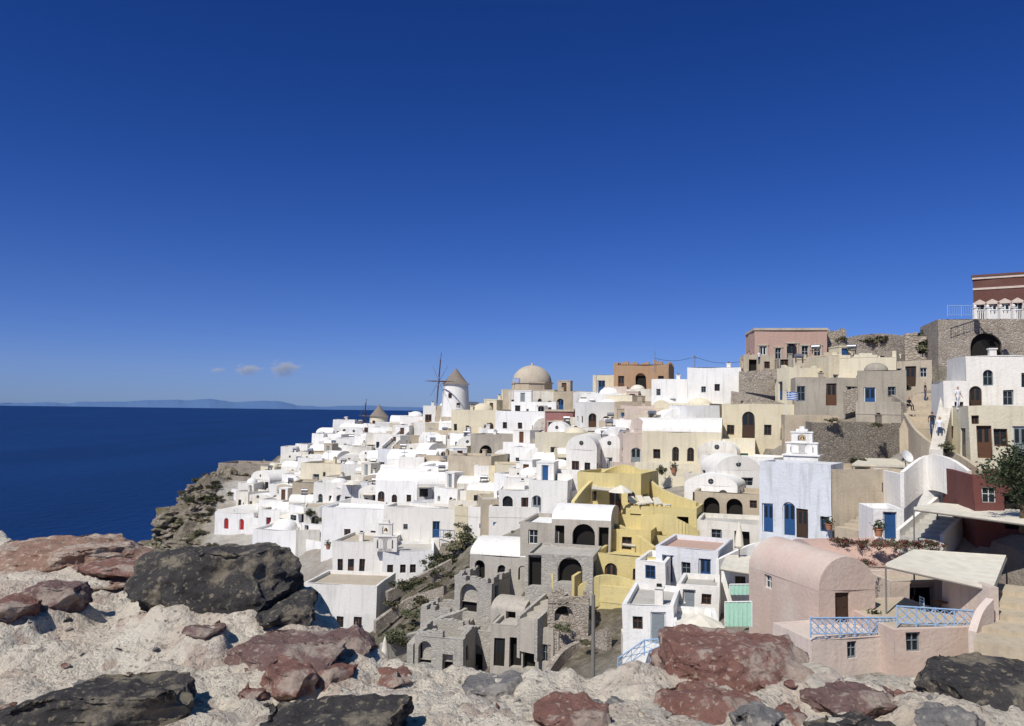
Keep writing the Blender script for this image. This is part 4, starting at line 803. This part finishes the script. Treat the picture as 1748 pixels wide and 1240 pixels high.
# ------------------------------------------------------------ people
def person(u,v,d,rz,shirt,pants,label,sit=False,arm=0):
    p=P(u,v,d)
    if not sit: J={'pel':(0,0,.95),'che':(0,0,1.35),'nec':(0,0,1.5),'hea':(0,0,1.64),'top':(0,0,1.74),'hl':(-.1,0,.9),'kl':(-.12,-.06,.5),'al':(-.12,.02,.08),'tl':(-.12,-.16,.04),'hr':(.1,0,.9),'kr':(.12,.03,.5),'ar':(.12,.12,.08),'tr':(.12,-.05,.04),'sl':(-.2,0,1.42),'el':(-.27,0,1.15),'wl':(-.27,-.12,.92),'fl':(-.27,-.16,.84),'sr':(.2,0,1.42),'er':(.27,0,1.15),'wr':(.26,-.14,.95),'fr':(.26,-.2,.88)}
    else: J={'pel':(0,0,.5),'che':(0,-.05,.9),'nec':(0,-.07,1.05),'hea':(0,-.09,1.19),'top':(0,-.09,1.29),'hl':(-.1,0,.48),'kl':(-.13,-.42,.5),'al':(-.13,-.42,.08),'tl':(-.13,-.58,.04),'hr':(.1,0,.48),'kr':(.13,-.42,.5),'ar':(.13,-.42,.08),'tr':(.13,-.58,.04),'sl':(-.2,-.05,.97),'el':(-.26,-.1,.72),'wl':(-.18,-.32,.6),'fl':(-.15,-.4,.56),'sr':(.2,-.05,.97),'er':(.26,-.1,.72),'wr':(.18,-.32,.6),'fr':(.15,-.4,.56)}
    R={'pel':.15,'che':.16,'nec':.06,'hea':.1,'top':.07,'hl':.1,'kl':.065,'al':.045,'tl':.04,'hr':.1,'kr':.065,'ar':.045,'tr':.04,'sl':.065,'el':.045,'wl':.032,'fl':.03,'sr':.065,'er':.045,'wr':.032,'fr':.03}
    E=[('pel','che'),('che','nec'),('nec','hea'),('hea','top'),('pel','hl'),('hl','kl'),('kl','al'),('al','tl'),('pel','hr'),('hr','kr'),('kr','ar'),('ar','tr'),('che','sl'),('sl','el'),('el','wl'),('wl','fl'),('che','sr'),('sr','er'),('er','wr'),('wr','fr')]
    K=list(J); me=bpy.data.meshes.new('person'); me.from_pydata([J[k] for k in K],[(K.index(a),K.index(c)) for a,c in E],[])
    o=bpy.data.objects.new('tmp',me); COL.objects.link(o); md=o.modifiers.new('s','SKIN'); sv=me.skin_vertices[0].data if me.skin_vertices else None
    if sv is None:
        bm=bmesh.new(); bm.from_mesh(me); bm.verts.layers.skin.verify(); bm.to_mesh(me); bm.free(); sv=me.skin_vertices[0].data
    for i,k in enumerate(K): sv[i].radius=(R[k],R[k]*.8); sv[i].use_root=(k=='pel')
    o.modifiers.new('u','SUBSURF').levels=1
    dg=bpy.context.evaluated_depsgraph_get(); m2=bpy.data.meshes.new_from_object(o.evaluated_get(dg)); bpy.data.objects.remove(o)
    m2.materials.clear()
    for n in(pants,shirt,'skin','darkwood'): m2.materials.append(MATS[n])
    hp=J['pel'][2]; nk=J['nec'][2]
    for f in m2.polygons:
        c=f.center; f.use_smooth=True
        f.material_index=3 if c.z>nk+.17 or(c.z>nk+.06 and c.y>J['hea'][1]+.03) else 2 if c.z>nk else (2 if abs(c.x)>.22 and c.z<nk-.28 else 1) if c.z>hp+.03 else (2 if abs(c.x)>.21 else 0)
    add('person',m2,None,p,rz,label=label,category='person')
person(1551,702,72,.4,'shirtd','shirtd','person in dark clothes sitting on wall',True)
person(1592,742,61,2.6,'shirtd','denim','person in dark top walking up steps')
person(1605,752,59,-.6,'shirtw','denim','person in white shirt standing by lane')
person(1636,700,59.5,.3,'shirtw','shirtw','person in white clothes on terrace')
person(1296,622,104,.3,'shirtw','denim','person in white shirt on upper terrace')
person(1580,684,77,1,'shirtd','denim','person in dark jacket climbing lane steps')
# ------------------------------------------------------------ foreground rubble ledge
RK=[(388,990,3.6,134,98,'basalt',.36),(495,1052,3.35,46,40,'basalt',.15),(140,948,4.7,136,42,'brownrock',.42),(20,954,5.2,50,20,'greyrock',.2),(88,1025,3.5,60,34,'purple',.18),(28,1040,3.3,40,30,'scoria',.15),
(175,1216,2.5,195,66,'basalt',.24),(600,1234,2.42,140,44,'basalt',.2),(500,1115,3.05,115,36,'purple',.22),(590,1106,3.15,50,32,'purple',.14),(490,1164,2.8,56,36,'scoria',.13),(560,1149,2.9,44,26,'scoria',.12),(672,1160,3.0,48,24,'scoria',.13),
(835,1180,3.0,72,30,'greyrock',.16),(975,1230,2.5,66,36,'scoria',.15),(905,1217,2.7,34,18,'palerock',.1),(1240,1135,3.15,130,60,'scoria',.26),(1225,1210,2.75,108,40,'scoria',.19),(1385,1163,3.0,48,34,'palerock',.15),(1455,1194,2.85,90,36,'purple',.19),(1530,1178,3.0,48,24,'palerock',.15),
(1690,1190,2.85,122,58,'basalt',.24),(1625,1234,2.5,58,28,'greyrock',.13),(1290,1236,2.5,50,26,'greyrock',.13),(1465,1248,2.42,82,22,'basalt',.14),(235,1020,3.6,16,10,'basalt',.06),(350,1076,3.1,38,12,'purple',.1),(150,1002,4.0,62,12,'brownrock',.16),(195,974,4.2,80,14,'scoria',.22),(430,1184,2.7,24,12,'scoria',.08),(1120,1222,2.65,38,16,'palerock',.1),(1055,1212,2.75,30,14,'greyrock',.1),(1570,1200,2.85,34,20,'scoria',.1),(1350,1222,2.6,30,16,'scoria',.1)]
RW=[(P(u,v,d),hw/F*d,ry,hh/F*d) for u,v,d,hw,hh,mt,ry in RK]
def ledge_z(x,y):
    ed=float(np.interp(x,[-4,-2.4,-1.5,-1.15,-.85,-.55,-.3,.1,1,2,3.5],[5.6,5.2,4.6,4.1,3.6,3.3,3.15,3.05,3.0,3.05,3.15]))+.14*noise.noise(Vector((x*3,0,5)))
    z=-1.0+(.015*max(0,min(3,y-2.2)) if x<-.5 else 0)+.06*noise.fractal(Vector((x*1.5,y*1.5,0)),1,2,4)
    c=noise.voronoi(Vector((x*3.2,y*3.2,.3)))[0]; z+=.06*(min(.4,c[1]-c[0]))
    o=y-ed
    if o>0: z-=o*o*3+o*1.2
    up=0   # mortar banked up around the set stones
    wx=x+.05*noise.noise(Vector((x*6,y*6,8))); wy=y+.05*noise.noise(Vector((x*6,y*6,9)))
    for p,rx,ry,rz in RW:
        dx=(wx-p.x)/rx
        if abs(dx)>2.2: continue
        dy=(wy-p.y)/ry
        if abs(dy)>2.2: continue
        q=math.sqrt(dx*dx+dy*dy); t=max(0,(p.z-.18*rz)-z)*.9*math.exp(-max(0,q-.95)*2.6)
        if t>up: up=t
    z+=min(up,.13)
    z+=.03*noise.turbulence(Vector((x*5,y*5,1)),4,False)+.016*noise.fractal(Vector((x*14,y*14,1)),.7,2,5)
    pit=noise.noise(Vector((x*16,y*16,4))); z-=.028*max(0,pit-.2)
    c=noise.voronoi(Vector((x*13,y*13,2.3)))[0]; z+=.012*min(.5,c[1]-c[0])
    return z
lx=np.concatenate([np.arange(-4.6,-2.2,.03),np.arange(-2.2,2.2,.013),np.arange(2.2,4.2,.03)]); ly=np.concatenate([np.arange(1.2,2.0,.03),np.arange(2.0,3.6,.013),np.arange(3.6,6.8,.025)])
V=[(x,y,ledge_z(x,y)) for y in ly for x in lx]; n=len(lx); Fc=[(j*n+i,j*n+i+1,(j+1)*n+i+1,(j+1)*n+i) for j in range(len(ly)-1) for i in range(n-1)]
me=bpy.data.meshes.new('rock_ledge'); me.from_pydata(V,[],Fc); me.polygons.foreach_set('use_smooth',[True]*len(Fc))
m,nt,bs=newmat('mortar'); f1,n1=noise_fac(nt,3.5,8,.35,.65,rough=.65); f2,n2=noise_fac(nt,14,9,.46,.66,rough=.7); f3,_=noise_fac(nt,2.2,7,.48,.60,rough=.65); f4,_=noise_fac(nt,42,4,.60,.66); f5,n5=noise_fac(nt,60,6,.3,.7); f6,_=noise_fac(nt,7,7,.56,.62,rough=.65)
c=mixc(nt,f1,(.58,.505,.41),(.72,.66,.555)); c=mixc(nt,mul(nt,f3,.55),c,(.52,.40,.32)); c=mixc(nt,mul(nt,f2,.4),c,(.34,.285,.235)); c=mixc(nt,mul(nt,f6,.5),c,(.36,.24,.19)); c=mixc(nt,mul(nt,f4,.7),c,(.12,.10,.09))
nt.links.new(c,bs.inputs['Base Color']); mx=nd(nt,'ShaderNodeMath',operation='ADD'); nt.links.new(n5.outputs['Fac'],mx.inputs[0]); nt.links.new(mul(nt,n2.outputs['Fac'],2),mx.inputs[1]); bump(nt,bs,mx.outputs[0],1,.02)
me.materials.append(m); add('rock_ledge',me,kind='structure')
def rockmat(n,a,c,lich,la=.5):
    m,nt,b=newmat(n); f1,n1=noise_fac(nt,5,8,.35,.65,rough=.65,obj=True); f2,n2=noise_fac(nt,30,8,.3,.7,rough=.75,obj=True); f3,_=noise_fac(nt,6,8,.52,.59,rough=.7,obj=True); f4,_=noise_fac(nt,45,4,.58,.65,obj=True)
    q=mixc(nt,f1,a,c); q=mixc(nt,mul(nt,f2,.5),q,tuple(x*.5 for x in a)); q=mixc(nt,mul(nt,f3,la),q,lich); q=mixc(nt,mul(nt,f4,.6),q,lich)
    nt.links.new(q,b.inputs['Base Color']); b.inputs['Roughness'].default_value=.85
    mx=nd(nt,'ShaderNodeMath',operation='ADD'); nt.links.new(n1.outputs['Fac'],mx.inputs[0]); nt.links.new(n2.outputs['Fac'],mx.inputs[1]); bump(nt,b,mx.outputs[0],1,.025)
rockmat('basalt',(.05,.046,.046),(.11,.10,.095),(.33,.28,.20),.6); rockmat('scoria',(.24,.115,.09),(.33,.19,.155),(.52,.44,.36),.65); rockmat('purple',(.19,.115,.105),(.28,.18,.16),(.48,.41,.34),.6); rockmat('greyrock',(.21,.20,.195),(.32,.30,.28),(.49,.44,.37),.5); rockmat('palerock',(.56,.50,.41),(.70,.64,.55),(.46,.34,.27),.4); rockmat('brownrock',(.31,.18,.13),(.42,.28,.21),(.57,.49,.40),.7)
LB={'basalt':'dark basalt boulder with pale lichen patches','scoria':'rough red volcanic scoria rock','purple':'purplish red volcanic rock set in mortar','greyrock':'grey volcanic stone set in mortar','palerock':'pale cream porous rock','brownrock':'flat reddish brown rock on ledge'}
def rock(c,r,mat,seed,sub=5,rz=0):
    g=random.Random(seed); bm=bmesh.new(); bmesh.ops.create_icosphere(bm,subdivisions=sub,radius=1)
    pl=[(Vector((g.gauss(0,1),g.gauss(0,1),g.gauss(0,.8))).normalized(),g.uniform(.52,.84)) for _ in range(18)]
    pl.append((Vector((g.uniform(-.2,.2),g.uniform(-.25,.1),1)).normalized(),.6))
    off=Vector((seed*3.1,seed*1.7,0))
    for v in bm.verts:
        p=v.co.copy()
        for n_,d_ in pl:
            t=p.dot(n_)
            if t>d_: p-=n_*(t-d_)*.97
        p*=1+.09*noise.fractal(p*1.6+off,1,2,4)+.05*noise.turbulence(p*4+off,5,False)
        v.co=p
    ex=[max(abs(v.co[k]) for v in bm.verts) for k in range(3)]
    for v in bm.verts:
        p=v.co; v.co=Vector((p.x*r[0]/ex[0],p.y*r[1]/ex[1],p.z*r[2]/ex[2]))*1.06
    bm.normal_update()
    for v in bm.verts: v.co+=v.normal*(.015*noise.turbulence(v.co*15+off,5,False)-.0075)
    me=bpy.data.meshes.new('boulder'); bm.to_mesh(me); bm.free(); me.polygons.foreach_set('use_smooth',[True]*len(me.polygons)); me.materials.append(MATS[mat])
    return add('boulder' if max(r)>.12 else 'stone',me,None,c,rz,label=LB[mat],category='rock')
for i,(u,v,d,hw,hh,mt,ry) in enumerate(RK): rock(P(u,v,d),(hw/F*d,ry,hh/F*d),mt,i+3,6 if hw>80 else 5 if hw>45 else 4)
for i in range(170):
    x=rng.uniform(-2.6,2.1); y=rng.uniform(2.2,4.5)
    if y>3.0 and x>-.6: continue
    s=rng.choice([.008,.012,.016,.022,.035]); rock(Vector((x,y,ledge_z(x,y))),(s*rng.uniform(.8,1.5),s,s*.6),rng.choice(['basalt','scoria','greyrock','purple','palerock','palerock']),200+i,2,rng.random()*6)
# crags on the cliff rim and stones on the scrub slope
m,nt,b=newmat('cliffrock'); r_,_,_,n2=rockcol(nt); nt.links.new(r_,b.inputs['Base Color']); bump(nt,b,n2.outputs['Fac'],1,.8)
CR=[]
for k in range(5):
    bm=bmesh.new(); bmesh.ops.create_icosphere(bm,subdivisions=4,radius=1)
    for v in bm.verts:
        p=v.co.copy(); q=p+Vector((k*7,0,0)); f=1+.45*noise.fractal(q*1.3,.8,2,5)-.35*noise.turbulence(q*2.2,3,True); p*=f; p.z=p.z*.8+.12*math.floor(p.z*4)/4; v.co=p
    mk=bpy.data.meshes.new('rock_outcrop'); bm.to_mesh(mk); bm.free(); mk.materials.append(m); CR.append(mk)
def crag(x,y,s):
    o=add('rock_outcrop',rng.choice(CR),None,Vector((x,y,zat(x,y)-s*.25)),rng.random()*6,label='weathered brown grey rock outcrop on slope',category='rock',group='rock outcrops on the slope'); o.scale=(s*rng.uniform(.8,1.8),s*rng.uniform(.8,1.4),s*rng.uniform(.5,1.1))
for i in range(110):
    y=rng.uniform(112,172); x=float(np.interp(y,RX,RY))-rng.uniform(-4,7); crag(x,y,rng.choice([.8,1.2,1.8,2.6]))
for i in range(50):
    x=pc.x+rng.gauss(0,5); y=pc.y+rng.gauss(0,9)
    if not clash(x,y,.5,1.0): crag(x,y,rng.uniform(.2,.6))
# ------------------------------------------------------------ light, sky, camera
EL=rad(49); SD=Vector((-.56,-.74,0)).normalized()*math.cos(EL)+Vector((0,0,math.sin(EL)))
sl=bpy.data.lights.new('sun','SUN'); sl.energy=4.8; sl.angle=rad(.53); sl.color=(1,.955,.875); so=bpy.data.objects.new('sun',sl); COL.objects.link(so); so.rotation_euler=SD.to_track_quat('Z','Y').to_euler()
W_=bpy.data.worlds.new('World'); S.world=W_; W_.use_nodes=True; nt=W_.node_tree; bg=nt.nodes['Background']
sk=nd(nt,'ShaderNodeTexSky',sky_type='NISHITA'); sk.sun_disc=False; sk.sun_elevation=EL; sk.sun_rotation=math.atan2(SD.x,SD.y); sk.altitude=150; sk.air_density=1; sk.dust_density=.1; sk.ozone_density=6
hs=nd(nt,'ShaderNodeHueSaturation'); hs.inputs['Saturation'].default_value=1.25; nt.links.new(sk.outputs[0],hs.inputs['Color'])
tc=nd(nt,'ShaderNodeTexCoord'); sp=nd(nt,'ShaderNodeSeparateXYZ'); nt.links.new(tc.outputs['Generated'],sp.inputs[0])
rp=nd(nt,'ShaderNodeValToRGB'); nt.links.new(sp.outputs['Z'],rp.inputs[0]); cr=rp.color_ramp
cr.elements[0].position=0; cr.elements[0].color=(.36,.54,1.2,1); cr.elements[1].position=.8; cr.elements[1].color=(2.2,1.6,1.25,1)  # upper sky, unseen by the camera, is brightened as added fill light
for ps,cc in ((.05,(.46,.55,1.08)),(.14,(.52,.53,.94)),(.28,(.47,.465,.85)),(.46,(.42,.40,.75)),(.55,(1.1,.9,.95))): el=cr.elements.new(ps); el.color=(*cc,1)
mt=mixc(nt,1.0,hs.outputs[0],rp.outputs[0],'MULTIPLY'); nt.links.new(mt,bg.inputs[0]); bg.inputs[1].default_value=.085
cam=bpy.data.cameras.new('camera'); cam.lens=28; cam.sensor_width=36; cam.clip_start=.1; cam.clip_end=250000
co=bpy.data.objects.new('camera',cam); COL.objects.link(co); co.rotation_euler=RM.to_euler(); S.camera=co
S.view_settings.view_transform='Standard'; S.view_settings.look='None'; S.view_settings.exposure=0
print('TOP',len([o for o in S.objects if o.parent is None]),'ALL',len(S.objects))
